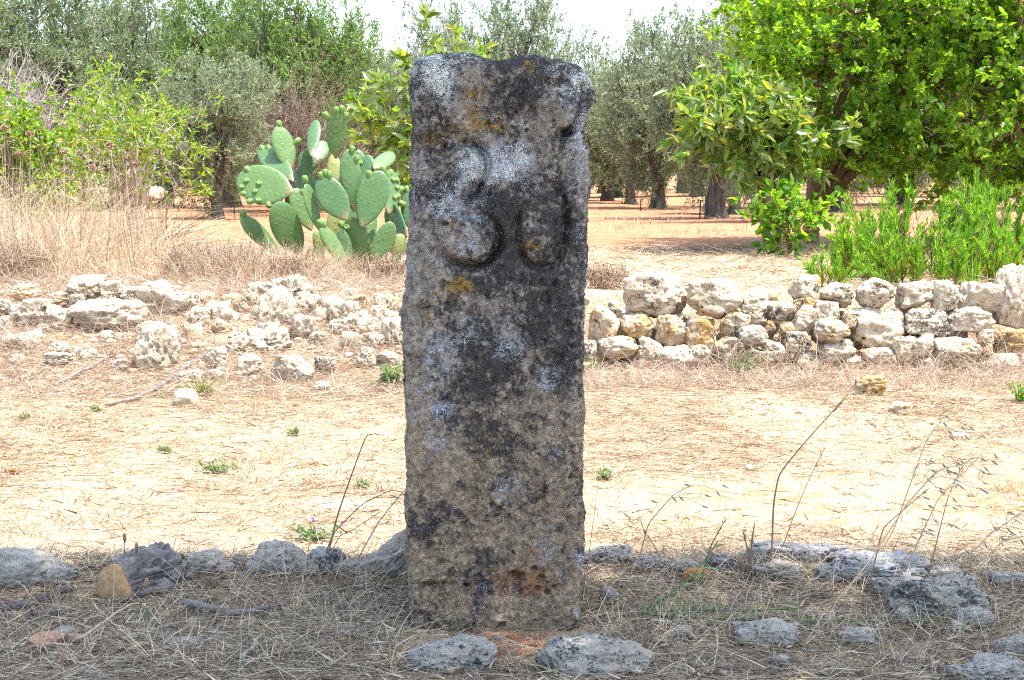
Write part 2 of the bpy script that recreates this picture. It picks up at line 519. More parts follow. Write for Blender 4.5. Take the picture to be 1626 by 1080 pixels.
def z1(*q): return [(600 + x / 2.455, 40 + y / 2.455) for x, y in q]
def z2(x, y): return (600 + x / 1.6875, 440 + y / 1.6875)

def build_milestone():
    YF, D = 3.555, 0.37
    edge = np.array([(70, 649, 944), (100, 650, 945), (130, 650, 947), (165, 650, 944), (185, 650, 941), (210, 650, 939), (260, 649, 940), (350, 647, 940),
                     (440, 644, 938), (550, 641, 936), (650, 640, 934), (750, 641, 931), (850, 645, 928), (930, 649, 926), (1010, 650, 924), (1100, 650, 923)], float)
    ztop_ref = p_y(790, 84, YF)[2]
    zb = -0.12
    rc = 0.055
    nr = 430
    zs = np.linspace(zb, ztop_ref - rc, nr)
    rows = [(z, 0.0, 1.0) for z in zs]
    for a in np.linspace(0, math.pi / 2, 22)[1:]:
        rows.append((ztop_ref - rc + rc * math.sin(a), rc * (1 - math.cos(a)), 1.0))
    for s in np.linspace(1, 0.02, 46)[1:]:
        rows.append((ztop_ref, rc, s))
    # pixel row of a height on the front face
    zt = np.array([p_y(813, y, YF)[2] for y in range(40, 1200)]); yy = np.arange(40, 1200)
    def ypix(z): return np.interp(-z, -zt, yy)
    # perimeter: front, right, back, left with rounded corners
    nf, nsd, nb, ncr = 235, 56, 50, 10
    V = []
    P = []
    for z, inset, s in rows:
        y = ypix(z)
        L = p_y(np.interp(y, edge[:, 0], edge[:, 1]), y, YF)[0]
        Rr = p_y(np.interp(y, edge[:, 0], edge[:, 2]), y, YF)[0] - .009
        cx, hw = (L + Rr) / 2, (Rr - L) / 2
        cy, hd = YF + D / 2, D / 2
        hw -= inset; hd -= inset
        r = min(.034, hw * .9, hd * .9)
        pts = []
        def arc(ccx, ccy, a0):
            for k in range(ncr):
                a = a0 + (k + .5) / ncr * math.pi / 2
                pts.append((ccx + r * math.cos(a), ccy + r * math.sin(a)))
        for k in range(nf): pts.append((-hw + r + (2 * hw - 2 * r) * k / (nf - 1), -hd))
        arc(hw - r, -hd + r, -math.pi / 2)
        for k in range(nsd): pts.append((hw, -hd + r + (2 * hd - 2 * r) * (k + .5) / nsd))
        arc(hw - r, hd - r, 0)
        for k in range(nb): pts.append((hw - r - (2 * hw - 2 * r) * (k + .5) / nb, hd))
        arc(-hw + r, hd - r, math.pi / 2)
        for k in range(nsd): pts.append((-hw, hd - r - (2 * hd - 2 * r) * (k + .5) / nsd))
        arc(-hw + r, -hd + r, math.pi)
        p = np.array(pts) * s
        # right side swings back so that a strip of it shows; slight twist of the block
        V.append(np.stack([cx + p[:, 0] + 0.026 * np.clip(p[:, 1] + hd, 0, 1) * (p[:, 0] > hw - .01), cy + p[:, 1], np.full(len(p), z)], -1))
    V = np.array(V)
    nrw, nc = V.shape[:2]
    # normals by finite difference
    du = np.roll(V, -1, 1) - np.roll(V, 1, 1)
    dv = np.gradient(V, axis=0)
    nrm = unit(np.cross(du, dv))
    top = np.arange(nrw)[:, None] >= nr + 10
    flat = V.reshape(-1, 3); nn = nrm.reshape(-1, 3)
    px, py, _ = project(flat)
    front = sstep(.5, .85, -nn[:, 1])
    hrel = (flat[:, 2] - 0.0) / ztop_ref
    f_lo = fbm(flat * 4.2, 3, 21); f_md = fbm(flat * 15, 4, 22); f_hi = fbm(flat * 60, 3, 23); f_vh = vnoise(flat * 210, 24)
    disp = .015 * f_lo + .009 * f_md + .0055 * f_hi + .0022 * f_vh
    # vertical weather channels and pits
    pitn = fbm(flat * np.array([34, 34, 26]), 3, 31)
    lowh = sstep(.62, .30, hrel)
    disp -= (.013 - .007 * lowh) * sstep(.24, .46, pitn) + (.006 - .003 * lowh) * sstep(.15, .45, fbm(flat * 85, 2, 33))
    wx = px + 4.0 * fbm(flat * 22, 2, 41); wy = py + 4.0 * fbm(flat * 22, 2, 42)
    # the carved 3
    three = z1((255, 505), (300, 470), (350, 452), (398, 478), (420, 540), (402, 612), (352, 672), (285, 716), (335, 738), (395, 735), (452, 765), (478, 822), (458, 886), (402, 927), (340, 942), (272, 917), (232, 886))
    three = smooth_line(three)
    worn = np.clip(.78 + .75 * fbm(flat * 16, 3, 58), .3, 1.25)
    d3, a3 = seg_dist(wx, wy, three)
    d3b, _ = seg_dist(wx - 3.5, wy - 2.5, three)
    dep3 = np.interp(a3, [0, .1, .2, .32, .44, .5, .6, .72, .85, 1], [.018, .060, .066, .060, .056, .040, .040, .062, .072, .034])
    disp -= front * dep3 * worn * (.46 * sstep(13, 3.0, d3) + .42 * sstep(6.5, 2.0, d3b))
    zero = z1((590, 655), (640, 628), (700, 640), (735, 700), (738, 780), (715, 860), (690, 925), (630, 945), (575, 912), (545, 840), (548, 765), (565, 695), (590, 655))
    zero = smooth_line(zero, closed=True)
    d0, a0 = seg_dist(wx, wy, zero)
    d0b, _ = seg_dist(wx - 3.0, wy - 3.0, zero)
    dep0 = np.interp(a0, [0, .12, .25, .4, .55, .68, .8, .9, 1], [.016, .018, .040, .056, .064, .062, .046, .030, .016])
    disp -= front * dep0 * worn * (.40 * sstep(12, 3.0, d0) + .38 * sstep(5.5, 2.0, d0b))
    # swollen fields that the cuts left standing
    def gauss(cx, cy, sx, sy): return np.exp(-((px - cx) / sx) ** 2 - ((py - cy) / sy) ** 2)
    for (q, sx, sy, h) in (((345, 575), 24, 34, .016), ((340, 845), 34, 30, .013), ((645, 775), 25, 48, .013), ((705, 330), 36, 36, .028), ((640, 260), 50, 28, .006)):
        c = z1(q)[0]; disp += front * h * gauss(c[0], c[1], sx, sy)
    # broken upper right corner: crevice and hollow
    crev = z1((712, 420), (745, 415), (778, 398), (792, 340), (818, 300), (835, 250), (826, 205))
    dc, ac = seg_dist(wx, wy, crev)
    disp -= np.interp(ac, [0, .12, .35, .5, .8, 1], [.030, .095, .080, .040, .055, .036]) * sstep(11, 4, dc) * sstep(.05, .5, -nn[:, 1])
    ch = z1((828, 222))[0]
    disp -= .045 * gauss(ch[0], ch[1], 9, 15) * sstep(.0, .4, -nn[:, 1])
    disp -= .030 * gauss(940, 205, 10, 24)
    disp += .012 * gauss(938, 140, 12, 34) * (1 - .5 * front)
    # nearer the foot: worm holes, a bedding ledge
    for (x, y, r, dp) in ((370, 797, 11, .034), (385, 800, 8, .03), (237, 825, 6, .028), (205, 824, 10, .022), (440, 803, 8, .026), (420, 782, 9, .024), (455, 843, 7, .026), (475, 830, 6, .02), (300, 848, 7, .022),
                          (360, 738, 4.5, .02), (522, 540, 6.5, .03), (524, 455, 4.5, .022), (430, 832, 8, .02), (335, 930, 8, .018), (190, 640, 7, .012), (120, 540, 9, .010), (400, 372, 8, .012), (486, 228, 7, .010), (147, 180, 4, .012), (440, 10, 5, .012)):
        cx, cy = z2(x, y)
        disp -= front * dp * np.exp(-(((wx - cx) / (r / 1.5)) ** 2 + ((wy - cy) / (r / 1.9)) ** 2) ** 1.5)
    for (x, y, r) in ((437, 310, 4), (393, 100, 5), (475, 430, 4), (770, 505, 5), (610, 400, 4), (255, 1010, 5), (560, 1000, 5)):
        c = z1((x, y))[0]
        disp -= front * .014 * np.exp(-(((px - c[0]) / r) ** 2 + ((py - c[1]) / r) ** 2))
    led = np.exp(-((wy - (926 + 6 * np.sin(px * .03))) / 5.5) ** 2) * sstep(650, 662, px) * sstep(735, 700, px)
    disp -= front * .017 * led
    disp += front * .008 * sstep(918, 860, py) * sstep(640, 690, 760 - px * 0 - 60) * 0
    # rough broken arrises
    cor = np.exp(-((px - np.interp(py, edge[:, 0], edge[:, 1])) / 7) ** 2) + np.exp(-((px - np.interp(py, edge[:, 0], edge[:, 2]) + 9) / 7) ** 2)
    disp -= front * cor * .011 * sstep(-.1, .6, fbm(flat * 13, 3, 55))
    tp = (np.arange(nrw) >= nr)[:, None] * np.ones((1, nc)); tp = tp.reshape(-1)
    flat2 = flat + nn * (disp * (1 - .6 * tp))[:, None]
    # uneven top edge
    tshape = np.interp(px, [640, 660, 690, 740, 775, 800, 825, 845, 880, 915, 950], [-.012, .004, .005, .001, -.003, -.009, -.006, -.003, -.008, -.018, -.042])
    wz = sstep(ztop_ref - .14, ztop_ref, flat[:, 2])
    flat2[:, 2] += wz * (tshape + .006 * fbm(flat * 20, 3, 61)) + tp * (.012 * fbm(flat * 9, 3, 62))
    idx = np.arange(nrw * nc).reshape(nrw, nc)
    nx = np.roll(idx, -1, 1)
    f4 = np.stack([idx[:-1], nx[:-1], nx[1:], idx[1:]], -1).reshape(-1, 4)
    c0 = len(flat2)
    Vall = np.concatenate([flat2, flat2[idx[-1]].mean(0, keepdims=True)])
    f3 = np.stack([idx[-1], nx[-1], np.full(nc, c0)], -1)
    mb = MB(); mb.add(Vall, f3, f4)
    me = mb.mesh('milestone', True)
    # growths and stains: where the black crust, pale lichen, ochre lichen and rust sit on the stone
    nA = fbm(flat * 7.5, 4, 71); nB = fbm(flat * 11, 4, 72); nC = fbm(flat * 17, 4, 73)
    nL = fbm(flat * 3.6, 3, 77)
    black = .515 + .38 * nL + .45 * nA + .30 * nC - .18 * sstep(.50, .05, hrel) + .04 * sstep(.45, .8, hrel)
    for (q, sx, sy, h) in (((190, 380), 60, 70, .34), ((430, 130), 60, 30, .3), ((600, 240), 45, 40, .3), ((180, 250), 40, 60, .25), ((330, 980), 70, 40, .12), ((420, 700), 30, 50, .15), ((480, 690), 40, 60, .2)):
        c = z1(q)[0]; black += .55 * h * gauss(c[0], c[1], sx / 1.6, sy / 1.6)
    for (x, y, sx, sy, h) in ((200, 610, 70, 60, .36), (240, 690, 40, 40, .28), (440, 110, 40, 40, .12), (120, 560, 30, 60, .2), (250, 330, 60, 40, .16), (130, 90, 30, 60, .2)):
        c = z2(x, y); black += .55 * h * gauss(c[0], c[1], sx / 1.5, sy / 1.5)
    light = .35 + .62 * nB + .34 * nC + .24 * sstep(.35, .9, hrel) - .12 * sstep(.28, .1, hrel)
    for (q, sx, sy, h) in (((240, 200), 60, 50, .25), ((500, 200), 60, 70, .28), ((560, 420), 90, 40, .24), ((350, 560), 50, 60, .22), ((640, 640), 60, 30, .36), ((740, 670), 16, 50, .45), ((780, 480), 50, 40, .2), ((330, 850), 60, 50, .18)):
        c = z1(q)[0]; light += .55 * h * gauss(c[0], c[1], sx / 1.6, sy / 1.6)
    for (x, y, sx, sy, h) in ((130, 200, 70, 40, .5), (500, 215, 40, 40, .55), (455, 255, 36, 40, .45), (345, 240, 26, 34, .4), (165, 355, 30, 14, .5), (130, 490, 22, 22, .4), (280, 475, 16, 16, .4), (515, 365, 20, 26, .3), (300, 60, 80, 60, .2), (330, 620, 60, 130, .12)):
        c = z2(x, y); light += .55 * h * gauss(c[0], c[1], sx / 1.5, sy / 1.5)
    orange = .14 + .40 * nC
    for (q, sx, sy, h) in (((390, 270), 50, 34, .5), ((350, 350), 40, 34, .55), ((425, 395), 60, 22, .5), ((330, 420), 30, 24, .3), ((690, 375), 50, 30, .34), ((190, 440), 60, 26, .34), ((310, 520), 30, 30, .3), ((290, 790), 34, 40, .38), ((180, 955), 24, 24, .44), ((240, 1015), 44, 30, .32), ((330, 1010), 40, 30, .26), ((600, 865), 44, 40, .38), ((580, 140), 20, 16, .5), ((670, 225), 14, 14, .5), ((490, 330), 30, 40, .22), ((640, 1030), 30, 30, .2)):
        c = z1(q)[0]; orange += .82 * h * gauss(c[0], c[1], sx / 1.8, sy / 1.8)
    for (x, y, sx, sy, h) in ((190, 60, 50, 40, .24), (275, 215, 16, 50, .30), (215, 20, 40, 20, .24), (130, 110, 20, 20, .30)):
        c = z2(x, y); orange += .82 * h * gauss(c[0], c[1], sx / 1.7, sy / 1.7)
    rust = .0 + .25 * nB
    for (x, y, sx, sy, h) in ((370, 815, 100, 34, .85), (270, 830, 60, 24, .7), (420, 835, 60, 28, .6), (430, 740, 40, 30, .32), (360, 945, 70, 26, .55), (450, 770, 70, 50, .28), (330, 760, 60, 60, .2)):
        c = z2(x, y); rust += h * gauss(c[0], c[1], sx / 1.6, sy / 1.6)
    side = 1 - front
    warm = sstep(.66, .20, hrel)
    def put(nm, arr):
        full = np.concatenate([arr, arr[-nc:].mean(keepdims=True)])
        at = me.attributes.new(nm, 'FLOAT', 'POINT'); at.data.foreach_set('value', full.astype(np.float32))
    put('black', black); put('light', light); put('ochre', orange * front + .1 * side); put('rust', rust * front); put('warm', warm)
    m, nt, bs, out = new_mat('lichened milestone limestone')
    tc = N(nt, 'ShaderNodeTexCoord'); co = tc.outputs['Object']
    def A(nm): return N(nt, 'ShaderNodeAttribute', attribute_name=nm).outputs['Fac']
    f1 = noise(nt, co, 45, 6, .7); f2 = noise(nt, co, 130, 5, .7); f3_ = noise(nt, co, 330, 3, .7); f4_ = noise(nt, co, 55, 8, .75, .5); f5 = noise(nt, co, 80, 8, .75)
    stone = ramp(nt, f1, [(.30, (.13, .115, .10)), (.5, (.285, .255, .225)), (.70, (.49, .45, .40))])
    beige = ramp(nt, f1, [(.30, (.13, .092, .058)), (.5, (.31, .225, .14)), (.70, (.55, .43, .29))])
    c = mix(nt, mth(nt, 'MULTIPLY', A('warm'), .85), stone, beige)
    def cover(c, attr, nz, amt, lo, hi, col, maxf=1.0):
        v = mth(nt, 'ADD', A(attr), mth(nt, 'MULTIPLY', mth(nt, 'SUBTRACT', nz, .5), amt))
        return mix(nt, mth(nt, 'MULTIPLY', ramp(nt, v, [(lo, 0.0), (hi, 1.0)]), maxf), c, col)
    c = cover(c, 'rust', f4_, 2.0, .40, .95, (.30, .135, .06), .72)
    lc = ramp(nt, f2, [(.3, (.22, .255, .325)), (.7, (.50, .54, .62))])
    c = cover(c, 'light', f5, 1.8, .56, .80, lc, .85)
    blk = ramp(nt, f3_, [(.3, (.018, .018, .021)), (.7, (.075, .072, .075))])
    c = cover(c, 'black', f4_, 1.9, .47, .72, blk, .93)
    och = ramp(nt, f2, [(.3, (.23, .13, .025)), (.7, (.42, .27, .06))])
    c = cover(c, 'ochre', f5, 2.4, .43, .66, och, .82)
    c = cover(c, 'light', f3_, 1.9, .92, 1.02, (.66, .70, .70), .9)
    sp = ramp(nt, f3_, [(.32, .45), (.5, 1.0), (.68, 1.4)])
    c = mix(nt, 1.0, c, sp, 'MULTIPLY')
    nt.links.new(c, bs.inputs['Base Color'])
    bs.inputs['Roughness'].default_value = .92
    bs.inputs['Specular IOR Level'].default_value = .12
    nt.links.new(bump(nt, f3_, .7, .005, bump(nt, f2, .75, .010, bump(nt, f1, .6, .014))), bs.inputs['Normal'])
    o = obj('milestone', me, m)
    tag(o, 'tall weathered limestone milestone with 30 carved in its lichened face', 'milestone')
build_milestone()

# ------------------------------------------------------------------ rocks
_ico = {}
def ico(sub):
    if sub not in _ico:
        bm = bmesh.new(); bmesh.ops.create_icosphere(bm, subdivisions=sub, radius=1)
        _ico[sub] = (np.array([v.co[:] for v in bm.verts]), np.array([[v.index for v in f.verts] for f in bm.faces]))
        bm.free()
    return _ico[sub]

def rock_mesh(name, w, d, h, seed, sub=4, ang=.62, rough=1.0, boxy=0.35, slope=0.0):
    n, f = ico(sub + 1 if sub >= 4 else sub)
    rg = np.random.default_rng(seed)
    k = 11
    pl = unit(rg.normal(size=(k, 3)) * np.array([1, 1, .9]))
    pl = np.concatenate([pl, np.eye(3), -np.eye(3)])
    off = np.concatenate([rg.uniform(.52, 1.0, k), rg.uniform(.72, .95, 6)])
    off[:k] += boxy * .1
    dots = n @ pl.T
    r = np.where(dots > .05, off[None] / np.maximum(dots, .05), 9.0)
    r = -np.log(np.exp(-r * 24).sum(1)) / 24
    ang = min(.97, ang + .25)
    r = ang * r + (1 - ang) * .92
    q = n * r[:, None]
    sd = np.array([seed * 1.37 % 50, seed * 2.11 % 50, seed * .73 % 50])
    disp = .26 * fbm(q * 1.6 + sd, 3, 80) + rough * (.13 * fbm(q * 4.2 + sd, 4, 81)) + rough * .050 * fbm(q * 12 + sd, 3, 84)
    disp += rough * .09 * (.35 - np.abs(fbm(q * 3.1 + sd + 9, 3, 86)) * 2)
    pit = fbm(q * 6.5 + sd, 3, 83)
    disp -= rough * .17 * sstep(.18, .5, pit)
    q = q + n * disp[:, None]
    lo, hi = q.min(0), q.max(0)
    q = (q - (lo + hi) / 2) / ((hi - lo) / 2)
    if slope:
        k_ = np.clip(.5 - np.sign(slope) * q[:, 0] * .5, 0, 1)
        q[:, 2] = -1 + (q[:, 2] + 1) * (1 - abs(slope) * k_)
    q = q * np.array([w, d, h]) / 2
    mb = MB(); mb.add(q, f)
    return mb.mesh(name, True)

def put_rock(name, cx, cy, w, h, mat, seed, Y=None, depth=.8, sub=4, parent=None, sink=.10, rot=0.0, **kw):
    """a rock whose outline fills the given box of the photograph, at its own distance"""
    if Y is None:
        g = hit(cx, cy + h / 2 * .92)
        th = math.atan2(CAMZ - g[2], g[1])
        s = g[1] / F / math.cos(th)
        wm = w * s
        dm = max(.03, wm * depth)
        hm = max((h * s - dm * math.sin(th) * .38) / math.cos(th), h * s * .4)
        hm *= 1 + sink
        loc = np.array([g[0] * (1 + dm * .5 / g[1]), g[1] + dm * .42, g[2]])
        loc[2] = min(gzs(loc[0], loc[1]), g[2] + .05) + hm * (.5 - sink)
    else:
        p = p_y(cx, cy, Y)
        s = Y / F
        wm, hm = w * s, h * s
        dm = wm * depth
        loc = p
    me = rock_mesh(name, wm, dm, hm, seed, sub, **kw)
    o = obj(name, me, mat, parent, (0, 0, 0), (0, 0, 0))
    if parent is not None:
        loc = np.array(loc) - np.array(parent.location)
    o.location = loc
    return o

def z6(q): return (900 + q[0] / 2.24, 400 + q[1] / 2.24, q[2] / 2.24, q[3] / 2.24)
def z7(q): return (q[0] / 2.4636, 400 + q[1] / 2.4636, q[2] / 2.4636, q[3] / 2.4636)

# right hand dry stone wall, stone by stone: (centre x, centre y, width, height) per course
W_TOP = [(310, 155, 230, 165), (520, 165, 200, 145), (690, 170, 132, 78), (845, 125, 114, 92), (955, 155, 134, 95), (1095, 148, 138, 112), (1238, 155, 134, 104), (1345, 160, 104, 122), (1462, 165, 140, 118), (1585, 160, 135, 232)]
W_MID = [(133, 252, 110, 120), (247, 262, 118, 100), (368, 280, 108, 114), (470, 290, 118, 116), (595, 260, 108, 90), (665, 222, 98, 74), (770, 215, 92, 72), (845, 192, 84, 72), (852, 240, 102, 102), (915, 228, 116, 112), (1012, 240, 60, 66),
         (1105, 272, 194, 150), (1280, 255, 160, 104), (1432, 240, 162, 92), (1575, 322, 145, 104)]
W_LOW = [(82, 350, 50, 74), (180, 345, 145, 86), (300, 360, 100, 116), (385, 385, 124, 112), (470, 362, 82, 66), (570, 345, 116, 90), (660, 298, 114, 76), (735, 350, 86, 80), (825, 325, 96, 84), (940, 282, 124, 84), (960, 352, 142, 88),
         (1110, 382, 114, 86), (1205, 345, 92, 92), (1265, 332, 84, 84), (1385, 356, 174, 108), (1495, 352, 44, 74), (1490, 302, 62, 54), (1552, 420, 172, 120), (1630, 405, 90, 110), (860, 385, 90, 60), (1010, 400, 90, 60), (660, 372, 84, 54), (1290, 400, 110, 60)]
W_BACK = [(170, 205, 80, 60), (410, 225, 60, 60), (600, 200, 90, 60), (1180, 215, 70, 60), (1010, 300, 80, 80), (760, 285, 80, 70), (310, 290, 60, 50), (420, 340, 50, 50), (540, 290, 50, 50), (1330, 305, 60, 60), (1195, 300, 60, 60), (230, 320, 60, 40)]
wall = empty('dry_stone_wall', (2.2, 8.5, 0))
tag(wall, 'right hand dry stone wall of pale lichened boulders below the green weeds', 'stone wall')
k = 0
for rows, Y, dp in ((W_LOW, 8.42, .8), (W_MID, 8.52, .8), (W_TOP, 8.60, .8), (W_BACK, 8.78, .7)):
    for q in rows:
        k += 1
        big = q[2] > 150
        x_, y_, w_, h_ = z6(q)
        och = q in ((133, 252, 110, 120), (247, 262, 118, 100), (368, 280, 108, 114), (595, 260, 108, 90), (660, 298, 114, 76), (470, 290, 118, 116))
        put_rock('stone', x_, y_, w_ * 1.035, h_ * 1.04, M['rock_ochre' if och else 'rock_sun'], 100 + k * 7, Y=Y + (.02 * math.sin(k * 3.1)), depth=dp if not big else .62, sub=4, parent=wall,
                 ang=.50 if k % 3 else .62, boxy=1.2 if k % 2 else .4, rough=.62)
_pg = np.random.default_rng(77)
for i in range(46):
    q = (100 + i * 33 + float(_pg.uniform(-10, 10)), float(_pg.uniform(225, 385)), float(_pg.uniform(60, 95)), float(_pg.uniform(55, 90)))
    put_rock('stone', *z6(q), M['rock_sun'], 1200 + i * 3, Y=8.74, depth=.5, sub=3, parent=wall, boxy=.8)
for i, q in enumerate([(1700, 420, 130, 120), (1760, 300, 150, 110), (1700, 170, 140, 110), (1830, 400, 150, 130), (1850, 240, 150, 120), (1960, 380, 150, 140), (1990, 230, 140, 120), (2100, 350, 150, 150), (2100, 210, 130, 110),
                      (20, 250, 100, 110), (-60, 240, 100, 100), (10, 350, 90, 90), (-80, 350, 110, 90), (40, 160, 90, 60), (-150, 300, 110, 100)]):
    put_rock('stone', *z6(q), M['rock_sun'], 900 + i * 5, Y=8.5 + .04 * (i % 3), depth=.8, sub=3, parent=wall, boxy=1.0)

# left hand wall: standing remains, and the stones that slid down the bank
L_WALL = [(20, 215, 88, 62), (20, 282, 66, 66), (100, 160, 124, 72), (120, 240, 162, 122), (225, 188, 84, 64), (232, 262, 104, 112), (328, 150, 145, 116), (365, 118, 104, 60), (440, 152, 94, 84), (510, 166, 84, 64), (425, 252, 305, 132), (622, 192, 156, 160), (592, 300, 116, 64), (415, 336, 74, 58), (490, 352, 96, 74), (700, 200, 80, 62), (300, 190, 60, 50), (180, 300, 80, 50), (545, 225, 60, 60)]
L_SLOPE = [(130, 342, 80, 62), (735, 190, 74, 50), (40, 350, 80, 50), (70, 420, 50, 36), (1150, 135, 104, 66), (1090, 150, 94, 52), (1078, 205, 128, 112), (1205, 202, 76, 60), (1030, 152, 74, 52), (910, 190, 54, 42), (945, 216, 52, 42), (870, 225, 46, 52), (1120, 252, 72, 42), (1015, 232, 54, 42), (1190, 290, 74, 62), (1050, 312, 64, 52), (940, 360, 90, 62), (1060, 345, 110, 54), (1350, 240, 94, 62), (1392, 272, 76, 62), (1440, 292, 74, 62), (1340, 290, 62, 42), (1520, 205, 84, 62), (1525, 262, 64, 52), (1550, 314, 74, 72), (1460, 350, 64, 44), (825, 222, 64, 52), (780, 250, 60, 46), (760, 310, 50, 40), (870, 290, 60, 44), (1260, 240, 50, 40), (1290, 200, 54, 40), (1400, 190, 60, 40), (1250, 340, 60, 44), (1380, 340, 54, 40), (1600, 240, 70, 60), (1640, 330, 80, 60), (1700, 260, 90, 60), (1480, 230, 50, 40), (820, 175, 56, 40), (985, 180, 60, 40), (900, 250, 50, 36), (350, 400, 50, 36), (240, 380, 60, 40)]
lw = empty('collapsed_stone_wall', (-2.3, 8.5, 0))
tag(lw, 'left hand dry stone wall partly collapsed into rubble down the bank', 'stone wall')
for i, q in enumerate(L_WALL):
    x, y, w, h = z7(q)
    Y = 8.72 - (y - 460) * .0052 + .03 * math.sin(i * 2.3)
    put_rock('stone', x, y, w * 1.04, h * 1.04, M['rock_white'], 300 + i * 9, Y=Y, depth=.75 if w < 90 else .6, sub=4, parent=lw, ang=.6, boxy=.8, rough=.8)
for i, q in enumerate(L_SLOPE):
    x, y, w, h = z7(q)
    f_ = 1.35 + .45 * ((i * 37) % 10) / 10
    put_rock('stone', x, y + 2, w * f_, h * f_, M['rock_white'], 520 + i * 11, depth=.9, sub=3 if w < 24 else 4, parent=lw, ang=.6, rough=1.2, sink=.44)

LOOSE = [((625, 385, 178, 182), 'biggest white boulder fallen below the left wall, dark hollow underneath', .72),
         ((235, 430, 124, 52), 'low crumbly white rock half sunk near the left edge below the wall', .6),
         ((472, 446, 74, 50), 'small pale rock left of the biggest fallen white boulder', .8),
         ((745, 500, 104, 66), 'rounded white rock with the green tuft growing in front of it', .8),
         ((850, 425, 92, 92), 'knobbly white rock at the upper end of the long fallen branch', .8),
         ((845, 486, 76, 44), 'flat pale rock directly under the knobbly one by the branch end', .8),
         ((985, 455, 114, 92), 'dome shaped pale boulder in the middle of the left bank foot', .8),
         ((1155, 465, 165, 112), 'broad square faced cream boulder at the foot of the left bank', .6),
         ((1272, 450, 84, 74), 'blocky white rock touching the broad cream boulder on its right', .8),
         ((1265, 532, 84, 46), 'low white rock lying in the straw in front of the bank boulders', .8),
         ((1072, 460, 38, 32), 'tiny white stone between the dome shaped and the broad cream boulder', .9),
         ((1432, 422, 84, 84), 'rough cream rock lower left of the green weed beside the milestone', .8),
         ((1525, 432, 110, 60), 'pale rock just above the green weed beside the milestone', .8)]
for i, (q, lab, dp) in enumerate(LOOSE):
    x, y, w, h = z7(q)
    o = put_rock('fallen_rock', x, y, w, h, M['rock_white'], 1700 + i * 13, depth=dp, sub=4, ang=.66, sink=.14, rough=1.1)
    tag(o, lab, 'rock', 'rocks fallen from the left wall')
o = put_rock('fallen_rock', 1378, 615, 52, 36, M['rock_sun'], 2101, depth=.8, sub=4, ang=.7)
tag(o, 'single angular rock with a shadowed face lying before the right hand wall', 'rock')
o = put_rock('flat_stone', 1429, 650, 38, 20, M['rock_white'], 2107, depth=1.0, sub=3, rough=.5)
tag(o, 'flat bright white stone in the straw right of the angular rock', 'stone')
o = put_rock('limestone_shard', 298, 634, 42, 28, M['rock_white'], 2113, depth=.9, sub=3, rough=.35, ang=.85)
tag(o, 'thin pointed white limestone shard on the track near the branch', 'stone')
o = put_rock('dry_clod', 21, 749, 26, 13, M['clod'], 2117, depth=.8, sub=3, rough=1.4)
tag(o, 'crumbly brown clod on the track by the left edge', 'clod')
o = put_rock('dry_clod', 134, 626, 20, 9, M['clod'], 2119, depth=.8, sub=3, rough=1.4)
tag(o, 'small orange brown clod on the track below the left wall', 'clod')
for i, (x, y, w, h, lab) in enumerate([(1190, 744, 18, 11, 'small white pebble in the middle of the track right of the milestone'), (1345, 782, 14, 8, 'tiny pale pebble on the bare red patch'), (1523, 693, 30, 12, 'low white pebble near the far right of the track'),
                                       (1270, 655, 17, 7, 'flat grey pebble left of the flat white stone'), (1330, 812, 12, 7, 'tiny pebble nearest the kerb stones on the red patch')]):
    o = put_rock('pebble', x, y, w, h, M['rock_white'], 2200 + i, depth=.8, sub=2, rough=.6)
    tag(o, lab, 'pebble')
# bare pale bedrock just breaking through the track
for i, (x, y, w, h) in enumerate([(545, 797, 230, 30), (95, 770, 190, 14), (700, 805, 160, 22)]):
    g = hit(x, y)
    s = g[1] / F
    dm = h * s / math.sin(math.atan2(CAMZ, g[1]))
    me = rock_mesh('bedrock', w * s, dm, .07, 2300 + i, 4, ang=.3, rough=.35)
    o = obj('bedrock', me, M['rock_white'], None, (g[0], g[1], g[2] - .022))
    tag(o, 'pale bedrock breaking through the straw of the track', 'bedrock', kind='structure')

